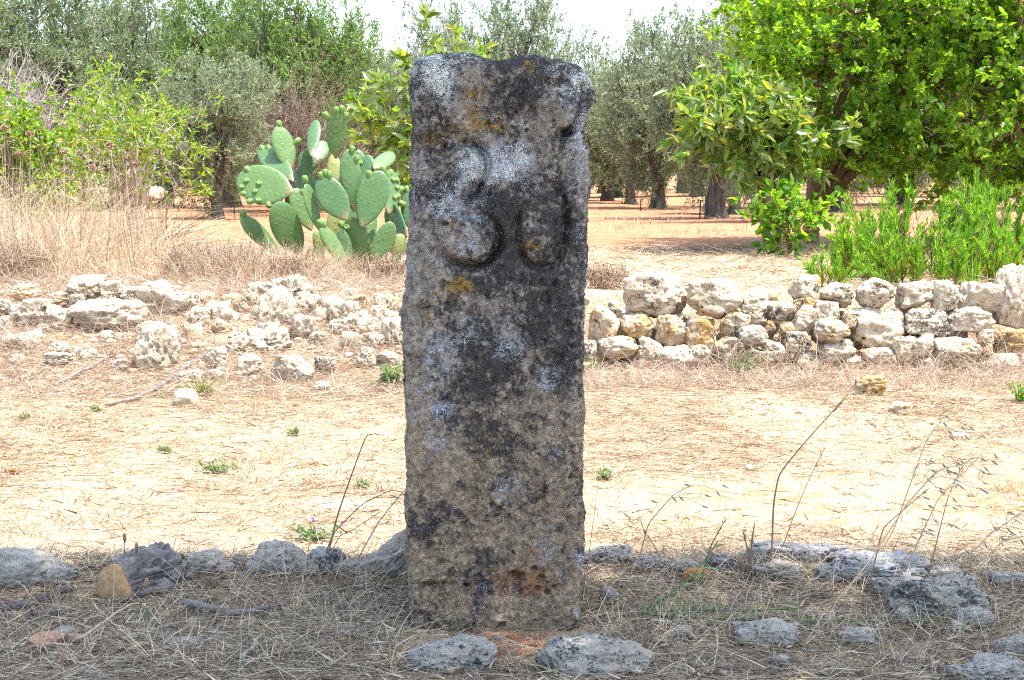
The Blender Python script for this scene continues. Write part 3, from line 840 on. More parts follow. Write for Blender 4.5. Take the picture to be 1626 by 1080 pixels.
# kerb rocks along the shaded verge
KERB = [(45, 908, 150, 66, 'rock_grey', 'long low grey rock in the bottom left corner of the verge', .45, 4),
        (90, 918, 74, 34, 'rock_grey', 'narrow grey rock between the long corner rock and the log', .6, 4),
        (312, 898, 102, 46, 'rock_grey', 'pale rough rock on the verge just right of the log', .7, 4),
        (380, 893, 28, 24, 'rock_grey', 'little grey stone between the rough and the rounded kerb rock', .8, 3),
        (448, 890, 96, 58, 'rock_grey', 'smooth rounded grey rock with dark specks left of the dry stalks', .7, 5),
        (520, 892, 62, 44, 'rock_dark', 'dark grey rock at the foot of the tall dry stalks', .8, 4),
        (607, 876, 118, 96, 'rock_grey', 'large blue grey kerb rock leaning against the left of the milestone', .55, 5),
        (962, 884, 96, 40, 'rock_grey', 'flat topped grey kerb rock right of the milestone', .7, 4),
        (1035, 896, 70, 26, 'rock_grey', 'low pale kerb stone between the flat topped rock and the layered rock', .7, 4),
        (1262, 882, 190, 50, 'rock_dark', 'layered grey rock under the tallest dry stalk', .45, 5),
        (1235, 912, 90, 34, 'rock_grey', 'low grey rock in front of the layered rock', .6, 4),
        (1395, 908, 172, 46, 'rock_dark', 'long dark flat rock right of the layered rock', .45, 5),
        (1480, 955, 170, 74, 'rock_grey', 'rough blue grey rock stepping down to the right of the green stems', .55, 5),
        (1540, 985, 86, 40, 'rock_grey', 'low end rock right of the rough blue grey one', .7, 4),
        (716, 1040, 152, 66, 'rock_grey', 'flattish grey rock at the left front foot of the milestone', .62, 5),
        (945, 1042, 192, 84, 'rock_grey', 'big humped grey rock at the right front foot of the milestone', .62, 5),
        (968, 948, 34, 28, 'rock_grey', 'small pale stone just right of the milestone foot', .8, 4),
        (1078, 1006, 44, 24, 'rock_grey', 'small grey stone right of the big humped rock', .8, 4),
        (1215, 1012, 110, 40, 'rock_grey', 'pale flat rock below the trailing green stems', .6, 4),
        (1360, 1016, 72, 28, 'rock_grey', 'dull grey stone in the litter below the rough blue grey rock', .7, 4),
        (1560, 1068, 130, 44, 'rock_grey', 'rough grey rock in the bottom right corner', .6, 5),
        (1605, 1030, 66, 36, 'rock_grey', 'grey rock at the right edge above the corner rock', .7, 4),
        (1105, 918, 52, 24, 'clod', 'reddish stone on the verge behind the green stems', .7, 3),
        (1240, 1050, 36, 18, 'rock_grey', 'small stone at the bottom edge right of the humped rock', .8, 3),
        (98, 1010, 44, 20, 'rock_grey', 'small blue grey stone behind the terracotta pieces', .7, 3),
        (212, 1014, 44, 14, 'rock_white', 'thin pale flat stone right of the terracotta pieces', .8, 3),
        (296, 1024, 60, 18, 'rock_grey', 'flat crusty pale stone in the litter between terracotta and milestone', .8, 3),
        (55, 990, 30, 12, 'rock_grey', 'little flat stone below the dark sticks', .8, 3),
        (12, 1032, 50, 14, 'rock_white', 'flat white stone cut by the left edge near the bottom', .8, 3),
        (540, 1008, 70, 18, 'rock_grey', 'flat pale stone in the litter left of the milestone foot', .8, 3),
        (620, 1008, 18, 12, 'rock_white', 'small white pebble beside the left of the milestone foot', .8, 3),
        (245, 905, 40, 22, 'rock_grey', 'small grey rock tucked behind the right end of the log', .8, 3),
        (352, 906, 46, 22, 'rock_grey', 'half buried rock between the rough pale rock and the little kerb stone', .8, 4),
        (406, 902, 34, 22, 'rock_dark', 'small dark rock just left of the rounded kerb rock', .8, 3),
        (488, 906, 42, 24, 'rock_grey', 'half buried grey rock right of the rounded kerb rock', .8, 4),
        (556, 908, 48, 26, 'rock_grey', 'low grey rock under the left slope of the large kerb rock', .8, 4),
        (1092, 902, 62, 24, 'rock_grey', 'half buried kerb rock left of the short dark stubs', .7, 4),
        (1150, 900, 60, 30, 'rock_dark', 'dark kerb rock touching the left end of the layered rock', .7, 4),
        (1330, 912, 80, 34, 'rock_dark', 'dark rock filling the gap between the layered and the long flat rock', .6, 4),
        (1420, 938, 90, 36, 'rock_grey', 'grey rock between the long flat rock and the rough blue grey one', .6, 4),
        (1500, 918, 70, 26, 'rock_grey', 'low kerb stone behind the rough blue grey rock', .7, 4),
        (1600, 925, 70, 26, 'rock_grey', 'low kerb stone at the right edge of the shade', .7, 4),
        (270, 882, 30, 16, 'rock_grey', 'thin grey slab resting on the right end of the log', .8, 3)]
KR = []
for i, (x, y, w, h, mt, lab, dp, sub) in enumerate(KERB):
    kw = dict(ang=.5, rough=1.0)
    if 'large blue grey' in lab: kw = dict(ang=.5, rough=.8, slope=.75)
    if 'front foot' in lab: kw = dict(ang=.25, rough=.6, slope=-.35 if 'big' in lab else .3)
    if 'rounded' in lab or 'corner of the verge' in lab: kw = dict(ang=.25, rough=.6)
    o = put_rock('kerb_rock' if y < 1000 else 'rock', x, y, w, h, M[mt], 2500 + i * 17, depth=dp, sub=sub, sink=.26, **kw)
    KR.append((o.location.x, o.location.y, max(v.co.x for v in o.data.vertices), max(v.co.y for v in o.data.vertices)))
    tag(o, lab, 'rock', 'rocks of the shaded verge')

# broken roof tile pieces: thin curved shards
def shard(px, py, w, lab, seed, rz):
    g = hit(px, py)
    n = 9
    rg = np.random.default_rng(seed)
    s = w * g[1] / F
    th = np.linspace(0, 2 * math.pi, n, endpoint=False)
    rr = rg.uniform(.7, 1.1, n)
    x = np.cos(th) * rr * s * .5; y = np.sin(th) * rr * s * .42
    z = .35 * x * x / s
    top = np.stack([x, y, z + .012], -1); bot = np.stack([x, y, z], -1)
    V = np.concatenate([top, bot, [[0, 0, .012], [0, 0, 0]]])
    f3 = [(i, (i + 1) % n, 2 * n) for i in range(n)] + [(n + (i + 1) % n, n + i, 2 * n + 1) for i in range(n)]
    f4 = [(i, n + i, n + (i + 1) % n, (i + 1) % n) for i in range(n)]
    mb = MB(); mb.add(V, f3, f4)
    o = obj('tile_shard', mb.mesh('tile_shard'), M['terracotta'], None, (g[0], g[1], g[2] + .008), (.28, .05, rz))
    tag(o, lab, 'tile shard', 'broken roof tile pieces')
shard(72, 1026, 62, 'larger pink terracotta shard at the lower left, left of its neighbour', 5, .3)
shard(119, 1023, 34, 'smaller rounded pink terracotta shard right of the larger one', 6, 1.9)
shard(103, 1052, 26, 'small pale terracotta chip below the two pink shards', 8, 2.6)

# ------------------------------------------------------------------ log with rough bark and a tan sawn end
def build_log():
    A = hit(180, 962); B = hit(240, 905)
    root = empty('log', (A[0], A[1] + .02, A[2]))
    tag(root, 'short log with grey furrowed bark and a tan sawn end on the verge', 'log')
    L = np.array([.10, .20, .0]); nseg, ns = 40, 72
    ax = unit(np.array([L]))[0]; side = np.array([ax[1], -ax[0], 0]); up = np.array([0, 0, 1.0])
    t = np.linspace(0, 1, nseg); th = np.arange(ns) / ns * 2 * math.pi
    T, TH = np.meshgrid(t, th, indexing='ij')
    rad = .054 + .006 * sstep(.05, .4, T) + (.007 * np.cos(TH - 1.2) + .006 * np.cos(3 * TH + 1.5) + .003 * np.cos(5 * TH))
    q = np.stack([np.cos(TH) * 5.5, np.sin(TH) * 5.5, T * 2.3], -1)
    fur = np.abs(fbm(q * 1.5, 3, 90)); rad = rad + (.016 * sstep(.02, .30, fur) - .008 + .005 * fbm(q * 5, 3, 91)) * sstep(-.02, .12, T) * sstep(1.02, .82, T)
    rad = rad * (1 - .35 * sstep(.78, 1.0, T))
    wx = 1.0 + .6 * sstep(.05, .5, T)
    V = (T[..., None] * L[None, None] + np.cos(TH)[..., None] * side * (rad * wx)[..., None] + np.sin(TH)[..., None] * up * rad[..., None])
    V[..., 2] += .046 + .004 * T
    idx = np.arange(nseg * ns).reshape(nseg, ns); nx = np.roll(idx, -1, 1)
    f4 = np.stack([idx[:-1], nx[:-1], nx[1:], idx[1:]], -1).reshape(-1, 4)
    V = V.reshape(-1, 3)
    c = V[idx[-1]].mean(0)
    mb = MB(); mb.add(np.concatenate([V, [c]]), np.stack([idx[-1], nx[-1], np.full(ns, len(V))], -1), f4)
    obj('bark', mb.mesh('bark', True), mat_bark('furrowed log bark', (.05, .045, .045), (.24, .22, .21), 26, (1, 1, 1), .8), root)
    # sawn end, set 3 mm into the bark ring, bulging at the top
    ring = V[idx[0]]; c = ring.mean(0)
    rings = []
    for s in (.965, .7, .45, .2):
        p = c + (ring - c) * s; p = p - ax * (.016 + .006 * (1 - s)); rings.append(p)
    rings.insert(0, c + (ring - c) * .975 + ax * .004)
    VV = np.concatenate(rings + [[c - ax * .023]])
    f4 = []; m = len(rings)
    for i in range(m - 1):
        for j in range(ns):
            f4.append((i * ns + j, (i + 1) * ns + j, (i + 1) * ns + (j + 1) % ns, i * ns + (j + 1) % ns))
    f3 = [((m - 1) * ns + j, m * ns, (m - 1) * ns + (j + 1) % ns) for j in range(ns)]
    mb = MB(); mb.add(VV, f3, f4)
    mt, nt, bs, out = new_mat('tan sawn wood')
    tc = N(nt, 'ShaderNodeTexCoord')
    mp = N(nt, 'ShaderNodeMapping', {'Vector': tc.outputs['Object'], 'Location': tuple(-c)})
    wv = N(nt, 'ShaderNodeTexWave', {'Vector': mp.outputs[0], 'Scale': 26.0, 'Distortion': 3.0, 'Detail': 3.0}, wave_type='RINGS', rings_direction='SPHERICAL')
    nz = noise(nt, tc.outputs['Object'], 40, 5, .6)
    cc = mix(nt, mth(nt, 'MULTIPLY', wv.outputs[0], .45), (.34, .20, .09), (.20, .11, .045))
    cc = mix(nt, ramp(nt, nz, [(.45, 0.0), (.75, .8)]), cc, (.46, .34, .20))
    nt.links.new(cc, bs.inputs['Base Color']); bs.inputs['Roughness'].default_value = .85
    nt.links.new(bump(nt, nz, .4, .006), bs.inputs['Normal'])
    obj('sawn_end', mb.mesh('sawn_end', True), mt, root)
build_log()

# ------------------------------------------------------------------ sticks on the ground
def stick(name, pix, r0, r1, mat, lab, seed, lift=.012, kinks=.006):
    P = np.array([hit(x, y) for x, y in pix])
    t = np.linspace(0, 1, 26); tt = np.linspace(0, 1, len(P))
    C = np.stack([np.interp(t, tt, P[:, i]) for i in range(3)], -1)
    C[:, 2] = np.maximum(gz(C[:, 0], C[:, 1]), C[:, 2]) + r0 * .6 + lift
    C += kinks * np.stack([fbm(np.stack([t * 6, t * 0 + k, t * 0 + seed], -1), 3, seed) for k in range(3)], -1)
    o0 = C[0].copy(); mb = MB()
    tube(mb, C - o0, np.linspace(r0, r1, len(C)) * (1 + .25 * vnoise(np.stack([t * 15, t * 0, t * 0 + seed], -1), seed)), 8)
    o = obj(name, mb.mesh(name, True), mat, None, o0)
    tag(o, lab, 'stick', 'sticks lying on the ground')
bk = mat_bark('grey stick bark', (.07, .06, .058), (.25, .225, .21), 40, (1, 1, 1), .5)
bkd = mat_bark('dark stick bark', (.045, .035, .035), (.16, .13, .13), 40, (1, 1, 1), .5)
stick('fallen_branch', [(168, 648), (215, 638), (255, 617), (290, 590), (330, 563)], .008, .015, bk, 'long curved grey branch fallen across the foot of the left bank', 3)
stick('fallen_branch', [(85, 617), (130, 595), (180, 568)], .010, .006, bk, 'thin straight dead twig left of the long curved branch', 13)
stick('stick', [(292, 966), (325, 976), (365, 985), (400, 983), (455, 967)], .011, .007, bk, 'grey crooked stick in the litter left of the milestone', 4)
stick('stick', [(0, 978), (45, 972), (75, 960), (115, 945)], .013, .009, bkd, 'thick dark stick below the long corner rock', 5)
stick('stick', [(0, 993), (40, 985), (95, 984)], .010, .007, bkd, 'second dark stick, just nearer than the thick one at the left edge', 6)
stick('stick', [(383, 1055), (398, 1040), (414, 1020)], .006, .005, M['twig_grey'], 'short pale stick pointing at the camera near the bottom edge', 7)
stick('stick', [(125, 1036), (170, 1005), (220, 975)], .004, .003, M['straw_shade'], 'long thin straw coloured stem slanting past the terracotta shards', 8, .03)

# ------------------------------------------------------------------ prickly pear
def pad_mesh(L, W, T, seed):
    rg = np.random.default_rng(seed)
    no = 36
    a = np.arange(no) / no * 2 * math.pi
    x = np.sin(a); z = -np.cos(a)
    # obovate: narrow at the foot, broad above the middle
    wid = 1.0 + .20 * z - .10 * z * z
    wob = 1 + .035 * np.sin(a * 2 + rg.uniform(0, 6)) + .025 * np.sin(a * 3 + rg.uniform(0, 6))
    ox = x * wid * W * .5 * wob; oz = (z * .5 + .5) * L
    ox = np.where(z < -.55, ox * (1 - .28 * sstep(-.55, -1, z)), ox)
    c = np.array([0, 0, L * .54])
    rings = [1.0, .97, .90, .78, .6, .38, .16]
    V = []
    warp = rg.uniform(-.035, .035, 3)
    def yoff(px, pz): return warp[0] * (px / W) * 2 * L * .5 + warp[1] * ((pz / L - .5) ** 2) * 4 * L * .5 + warp[2] * (px / W) ** 2 * 4 * L * .5
    for sgn in (-1, 1):
        for s in rings:
            px = ox * s; pz = c[2] + (oz - c[2]) * s
            th = T * .5 * math.sqrt(max(0, 1 - s ** 3.0)) + .0001 * (s < 1)
            V.append(np.stack([px, sgn * th + yoff(px, pz), pz], -1))
        V.append(np.array([[0, sgn * T * .5 + yoff(0, c[2]), c[2]]]))
    nr = len(rings); blk = nr * no + 1
    f3, f4 = [], []
    for h in range(2):
        b = h * blk
        for i in range(nr - 1):
            for j in range(no):
                k = (j + 1) % no
                q = (b + i * no + j, b + i * no + k, b + (i + 1) * no + k, b + (i + 1) * no + j)
                f4.append(q if h == 0 else q[::-1])
        for j in range(no):
            k = (j + 1) % no
            q = (b + (nr - 1) * no + j, b + (nr - 1) * no + k, b + nr * no)
            f3.append(q if h == 0 else q[::-1])
    mb = MB(); mb.add(np.concatenate(V), f3, f4)
    return mb.mesh('pad', True)

def fruit_mesh(seed):
    mb = MB(); rg = np.random.default_rng(seed)
    n, m = 12, 14
    prof = [(0, .30), (.08, .52), (.25, .80), (.5, 1.0), (.72, 1.0), (.88, .86), (.97, .68), (1.0, .58), (.955, .46), (.93, .18), (.93, .01)]
    V = []
    for t, r in prof:
        for j in range(m):
            a = j / m * 2 * math.pi
            kn = 1 + .07 * (((j + int(t * 9)) % 2) * 2 - 1) * (t < .95)
            V.append((math.cos(a) * r * .026 * kn, math.sin(a) * r * .026 * kn, t * .072))
    f4 = [(i * m + j, i * m + (j + 1) % m, (i + 1) * m + (j + 1) % m, (i + 1) * m + j) for i in range(len(prof) - 1) for j in range(m)]
    mb.add(V, None, f4)
    # knobs (areoles) all over the fruit
    P, D = [], []
    for k in range(34):
        t = rg.uniform(.18, .98); a = rg.uniform(0, 6.28)
        r = np.interp(t, [p[0] for p in prof[:8]], [p[1] for p in prof[:8]]) * .026
        P.append((math.cos(a) * r * .9, math.sin(a) * r * .9, t * .072)); D.append((math.cos(a), math.sin(a), .5))
    P = np.array(P); D = unit(np.array(D))
    prisms(mb, P, P + D * .007, .0035, .0012)
    return mb.mesh('fruit', True)

def cactus_mat(name, c1, c2, c3):
    m, nt, bs, out = new_mat(name)
    tc = N(nt, 'ShaderNodeTexCoord'); oi = N(nt, 'ShaderNodeObjectInfo')
    mp = N(nt, 'ShaderNodeMapping', {'Vector': tc.outputs['Object'], 'Scale': (1, .02, 1.0), 'Rotation': (0, .7, 0)})
    vo = N(nt, 'ShaderNodeTexVoronoi', {'Vector': mp.outputs[0], 'Scale': 27.0, 'Randomness': .35})
    dot = ramp(nt, vo.outputs['Distance'], [(.07, 1.0), (.20, 0.0)])
    dimple = ramp(nt, vo.outputs['Distance'], [(.0, 1.0), (.12, .55), (.42, 0.0)])
    nz = noise(nt, tc.outputs['Object'], 9, 4, .6)
    c = mix(nt, nz, c1, c2)
    c = mix(nt, mth(nt, 'MULTIPLY', oi.outputs['Random'], .45), c, c3)
    n2 = noise(nt, tc.outputs['Object'], 34, 4, .7)
    c = mix(nt, mth(nt, 'MULTIPLY', ramp(nt, n2, [(.66, 0.0), (.72, 1.0)]), .5), c, (.22, .18, .08))
    c = mix(nt, mth(nt, 'MULTIPLY', dot, .22), c, (.05, .085, .04))
    sx = N(nt, 'ShaderNodeSeparateXYZ', {0: tc.outputs['Object']})
    foot = mth(nt, 'ADD', sx.outputs['Z'], mth(nt, 'MULTIPLY', mth(nt, 'SUBTRACT', n2, .5), .16))
    c = mix(nt, mth(nt, 'MULTIPLY', ramp(nt, foot, [(.02, 1.0), (.085, 0.0)]), .75), c, (.20, .165, .08))
    n4 = noise(nt, tc.outputs['Object'], 16, 6, .75)
    c = mix(nt, mth(nt, 'MULTIPLY', ramp(nt, n4, [(.60, 0.0), (.70, 1.0)]), .45), c, (.24, .26, .17))
    nt.links.new(c, bs.inputs['Base Color'])
    bs.inputs['Roughness'].default_value = .42
    bs.inputs['Specular IOR Level'].default_value = .45
    nt.links.new(bump(nt, dimple, .32, .007, bump(nt, nz, .3, .02)), bs.inputs['Normal'])
    return m
M['pad'] = cactus_mat('prickly pear skin', (.032, .092, .032), (.066, .14, .05), (.13, .20, .04))
M['pad_old'] = cactus_mat('old yellowing prickly pear skin', (.15, .20, .06), (.24, .27, .09), (.28, .25, .09))
M['fruit'] = mat_leaf('prickly pear fruit', [(.09, .19, .04), (.12, .22, .05), (.16, .25, .06)], 0, .5, .3)

CY = 10.45
# base x, base y, tip x, tip y, width, turn, lean (tip farther +), depth offset, old?, fruits
PADS = [(632, 400, 638, 158, 108, 14, -.03, .10, 0, [(580, 176), (634, 152), (662, 146), (684, 182)]),
        (618, 560, 622, 380, 74, 20, .03, .20, 1, []),
        (505, 390, 528, 205, 74, -20, .16, .12, 0, []),
        (520, 430, 575, 312, 88, 10, .12, .08, 0, []),
        (395, 460, 336, 236, 112, 24, .04, .12, 0, [(340, 218), (437, 303)]),
        (412, 520, 243, 345, 112, 18, .20, -.02, 0, [(234, 320), (270, 326), (330, 384), (366, 364), (386, 402)]),
        (475, 520, 484, 354, 96, 8, .04, .25, 0, []),
        (412, 575, 128, 505, 205, 16, .06, -.16, 0, [(168, 452), (150, 556), (165, 586), (242, 540), (225, 584), (203, 630), (248, 636), (300, 652), (172, 520)]),
        (455, 900, 320, 640, 150, 34, -.14, -.06, 0, []),
        (345, 900, 142, 700, 80, 40, -.10, .05, 0, [(145, 690)]),
        (545, 775, 478, 535, 60, 52, -.02, -.12, 0, [(470, 510)]),
        (505, 775, 418, 560, 108, 28, .02, .06, 0, [(460, 575)]),
        (572, 668, 428, 465, 125, -10, .14, .10, 0, []),
        (690, 722, 556, 500, 148, 6, .03, -.20, 0, [(556, 488), (577, 474), (600, 486)]),
        (722, 665, 700, 358, 108, 16, .02, -.05, 0, [(718, 354), (741, 402)]),
        (770, 540, 800, 385, 96, -18, .06, .20, 0, [(762, 428)]),
        (760, 500, 750, 356, 70, 20, .03, .26, 0, []),
        (764, 758, 868, 472, 160, 4, .05, -.12, 0, [(805, 482)]),
        (828, 455, 925, 372, 92, -15, .18, .16, 0, []),
        (905, 690, 925, 470, 100, 38, .10, .05, 0, [(872, 465), (895, 488), (926, 516), (958, 510), (946, 556), (985, 552), (926, 474), (910, 620), (940, 606), (970, 634)]),
        (1004, 810, 918, 640, 74, -40, .16, -.10, 0, []),
        (828, 945, 922, 735, 108, 14, .02, -.16, 0, []),
        (800, 955, 704, 712, 130, -6, -.02, -.05, 0, [(663, 746), (690, 760)]),
        (706, 945, 655, 768, 66, 30, -.03, -.14, 0, []),
        (694, 965, 558, 755, 76, 36, -.04, -.20, 0, [(548, 738), (568, 740)]),
        (650, 900, 628, 660, 108, 10, .02, .12, 1, []),
        (650, 1030, 600, 915, 140, -6, .03, -.10, 1, []),
        (930, 915, 978, 795, 92, 18, .0, -.08, 1, []),
        (490, 1000, 515, 868, 90, 20, -.03, -.02, 0, []),
        (735, 770, 716, 610, 112, -14, .08, .18, 0, []),
        (795, 870, 828, 690, 62, 24, .08, .22, 0, []),
        (860, 1000, 968, 905, 50, 20, .05, -.14, 0, []),
        (940, 830, 920, 640, 90, 20, .05, .22, 0, []),
        (1030, 780, 1010, 560, 110, 0, .05, .15, 0, [(1000, 560), (1030, 545)]),
        (1080, 900, 1100, 700, 120, 10, .0, .1, 0, []),
        (560, 960, 530, 770, 60, 25, -.03, .05, 1, []),
        (700, 1000, 745, 900, 90, 10, .0, .05, 1, []),
        (830, 1010, 800, 880, 80, -10, .0, .1, 1, [])]
def build_cactus():
    g = p_y(560, 432, CY)
    base = Vector((g[0], CY, gzs(g[0], CY)))
    root = empty('prickly_pear', base)
    tag(root, 'prickly pear cactus with flat green pads and knobbly green fruits', 'cactus')
    fm = [fruit_mesh(s) for s in (1, 2, 3)]
    for f in fm: f.materials.append(M['fruit'])
    s = CY / F
    k = 0
    for i, (bx, by, tx, ty, w, yaw, lean, dY, old, fr) in enumerate(PADS):
        lean = lean * 1.5
        cv = lambda x, y: (340 + x / 3.272, 130 + y / 3.272)
        B = Vector(p_y(*cv(bx, by), CY + dY)); T = Vector(p_y(*cv(tx, ty), CY + dY + lean))
        ax = T - B; L = ax.length; ax.normalize()
        nrm = Vector((0, -1, 0)); nrm = (nrm - ax * nrm.dot(ax)).normalized()
        nrm = Matrix.Rotation(math.radians(yaw), 3, ax) @ nrm
        y = -nrm; x = y.cross(ax)
        W = w / 3.272 * s / math.cos(math.radians(yaw)) * .95
        Mw = Matrix(((x.x, y.x, ax.x, B.x), (x.y, y.y, ax.y, B.y), (x.z, y.z, ax.z, B.z), (0, 0, 0, 1)))
        p = obj('pad', pad_mesh(L * 1.03, W, .030 if not old else .045, i), M['pad_old' if old else 'pad'], root)
        Ml = Matrix.Translation(-base) @ Mw
        p.matrix_basis = Ml
        C = B + ax * L * .5
        for fx, fy in fr:
            k += 1
            q = Vector(p_y(*cv(fx, fy), CY + dY + lean * .8))
            d0 = q - C; dl = d0 - nrm * d0.dot(nrm)
            # put the fruit on the rim plane of its pad
            q = C + dl
            inside = (abs(dl.dot(x)) / (W * .5)) ** 2 + (dl.dot(ax) / (L * .5)) ** 2 < .8
            dirv = (nrm * 1.0 + Vector((0, 0, .5))) if inside else (dl.normalized() + Vector((0, -.12, .35)))
            dirv.normalize()
            q = q - dirv * .034
            rot = dirv.to_track_quat('Z', 'Y').to_matrix().to_4x4()
            fo = obj('fruit', fm[k % 3], None, p)
            fo.matrix_basis = Ml.inverted() @ (Matrix.Translation(-base) @ Matrix.Translation(q) @ rot @ Matrix.Diagonal((.86, .86, .92, 1)))
    # woody foot
    mb = MB()
    tube(mb, [(0.02, 0, -.12), (.0, 0, .10), (-.06, -.03, .26)], [.10, .085, .05], 12, rough=.15)
    cm = mat_bark('old cactus stem', (.13, .11, .06), (.27, .24, .13), 30)
    obj('stem', mb.mesh('stem', True), cm, root)
    mb = MB(); tube(mb, [(0.10, .02, -.12), (.16, .04, .10), (.26, .05, .22)], [.08, .07, .04], 12, rough=.15)
    obj('stem', mb.mesh('stem', True), cm, root)
build_cactus()

# ------------------------------------------------------------------ trees
def tree_parts(seed, H, rx, ry, trunk_h, trunk_r, n_limb, n_clump, shoots, per, Ll, Lw, shoot_len, mode='diamond', skirt=.16, up=.5, lean=(0, 0),
               spread=.16, dead=0, jitter=.25, fill=2.0, droop=0.0, upness=.35, trunks=1, leafdown=0.0, limb_r=None, clip=None, coff=(0, 0), sq=0.0):
    """trunk, branch and leaf meshes of one tree, foot at the origin"""
    rg = np.random.default_rng(seed)
    tb, br = MB(), MB()
    zc = (trunk_h * skirt * 2 + H) * .5 if skirt < .5 else (trunk_h + H) * .5
    zlo = H * skirt
    cz = (zlo + H) / 2; rz = (H - zlo) / 2
    forks = []
    for tk in range(trunks):
        off = np.array([0, 0]) if trunks == 1 else rg.normal(size=2) * trunk_r * 1.4
        ln = np.array(lean) if trunks == 1 else np.array(lean) + rg.normal(size=2) * .25
        n = 12; t = np.linspace(0, 1, n)
        P = np.stack([off[0] + ln[0] * t ** 1.3 * trunk_h + .05 * np.sin(t * 4 + seed) * trunk_h, off[1] + ln[1] * t * trunk_h, -0.15 + t * (trunk_h + .15)], -1)
        rr = trunk_r * (1.35 - .45 * t + .5 * np.exp(-t * 7))
        tube(tb, P, rr, 14, rough=.22, seed=seed + tk)
        forks.append(P[-1])
    ends = []
    for i in range(n_limb):
        f = forks[i % len(forks)]
        a = (i + rg.uniform(-.3, .3)) / n_limb * 2 * math.pi + seed
        el = rg.uniform(.25, 1.0)
        tgt = np.array([math.cos(a) * rx * .62 * math.cos(el), math.sin(a) * ry * .62 * math.cos(el), cz + rz * .75 * math.sin(el) * rg.uniform(.2, 1)])
        tgt[:2] += coff
        n = 10; t = np.linspace(0, 1, n)
        mid = (f + tgt) / 2 + rg.normal(size=3) * .12 * H * .3 + np.array([0, 0, .08 * H])
        P = ((1 - t) ** 2)[:, None] * f + (2 * t * (1 - t))[:, None] * mid + (t ** 2)[:, None] * tgt
        P[0] -= np.array([0, 0, .06])
        r0 = limb_r or trunk_r * .62
        tube(tb, P, r0 * (1 - .72 * t), 9, rough=.15, seed=seed + 31 * i)
        ends.append(P)
    limb = np.concatenate([e[3:] for e in ends])
    # clump centres fill an uneven crown
    C = []
    while len(C) < n_clump:
        v = unit(rg.normal(size=3)); r = rg.uniform() ** (1 / fill)
        if sq: v = v * ((1 - sq) + sq / float((v ** 4).sum()) ** .25)
        c = np.array([v[0] * rx * r, v[1] * ry * r, cz + v[2] * rz * r])
        lump = 1 + jitter * float(vnoise((v * 1.7 + seed)[None], seed)[0]) * 1.6
        c = np.array([c[0] * lump, c[1] * lump, cz + (c[2] - cz) * lump])
        if clip is not None and not clip(c): continue
        C.append(c)
    C = np.array(C); C[:, :2] += coff
    for c in C:
        k = np.argmin(((limb - c) ** 2).sum(1) + .4 * np.maximum(0, limb[:, 2] - c[2]) ** 2)
        a = limb[k]
        m1 = a * .62 + c * .38 + rg.normal(size=3) * .07 + np.array([0, 0, .05])
        m2 = a * .28 + c * .72 + rg.normal(size=3) * .06
        L = np.linalg.norm(c - a); r = trunk_r * .10 + .008 * L
        prisms(br, [a, m1, m2], [m1, m2, c], [r, r * .7, r * .45], [r * .7, r * .45, r * .2])
    S = np.repeat(C, shoots, 0)
    ns = len(S)
    start = S + rg.normal(size=(ns, 3)) * spread
    outw = unit(S - np.array([coff[0], coff[1], cz - rz * .4]))
    d = unit(outw * .55 + rg.normal(size=(ns, 3)) * .6 + np.array([0, 0, upness]))
    ln = shoot_len * rg.uniform(.5, 1.25, ns)
    prisms(br, start, start + d * (ln * .9)[:, None], .0034, .0012)
    t = rg.uniform(.1, 1.0, (ns, per))
    pos = start[:, None] + d[:, None] * (ln[:, None] * t)[..., None]
    pos[..., 2] -= droop * (t * ln[:, None]) ** 2
    pos = pos.reshape(-1, 3)
    dd = np.repeat(d, per, 0)
    ld = unit(dd * .55 + rg.normal(size=dd.shape) * .62 + np.array([0, 0, up * .3 - leafdown]))
    nr = perp(ld, rg, .9)
    nl = len(pos)
    Lr = Ll * rg.uniform(.65, 1.2, nl); Wr = Lw * rg.uniform(.7, 1.15, nl)
    dm = MB()
    if dead:
        # bare twigs fanning from the outer branches
        sel = rg.integers(0, len(C), dead)
        p0 = C[sel] + rg.normal(size=(dead, 3)) * .25
        dv = unit(unit(C[sel] - np.array([0, 0, cz - rz])) * .6 + rg.normal(size=(dead, 3)) * .55 + np.array([0, 0, .45]))
        l = rg.uniform(.25, .75, dead)
        p1 = p0 + dv * (l * .5)[:, None]; p2 = p1 + unit(dv + rg.normal(size=dv.shape) * .3) * (l * .5)[:, None]
        prisms(dm, p0, p1, .0048, .0036); prisms(dm, p1, p2, .0036, .0016)
        for kk in range(2):
            q = unit(dv + rg.normal(size=dv.shape) * .6)
            prisms(dm, p1, p1 + q * (l * .4)[:, None], .0035, .0015)
    return tb, br, dm, (pos, ld, nr, Lr, Wr)

def leaf_mb(lv, mode, mask=None):
    pos, ld, nr, Lr, Wr = lv if mask is None else [a[mask] for a in lv]
    mb = MB()
    (leaves4 if mode == 'diamond' else leaves8)(mb, pos, ld, nr, Lr, Wr)
    return mb

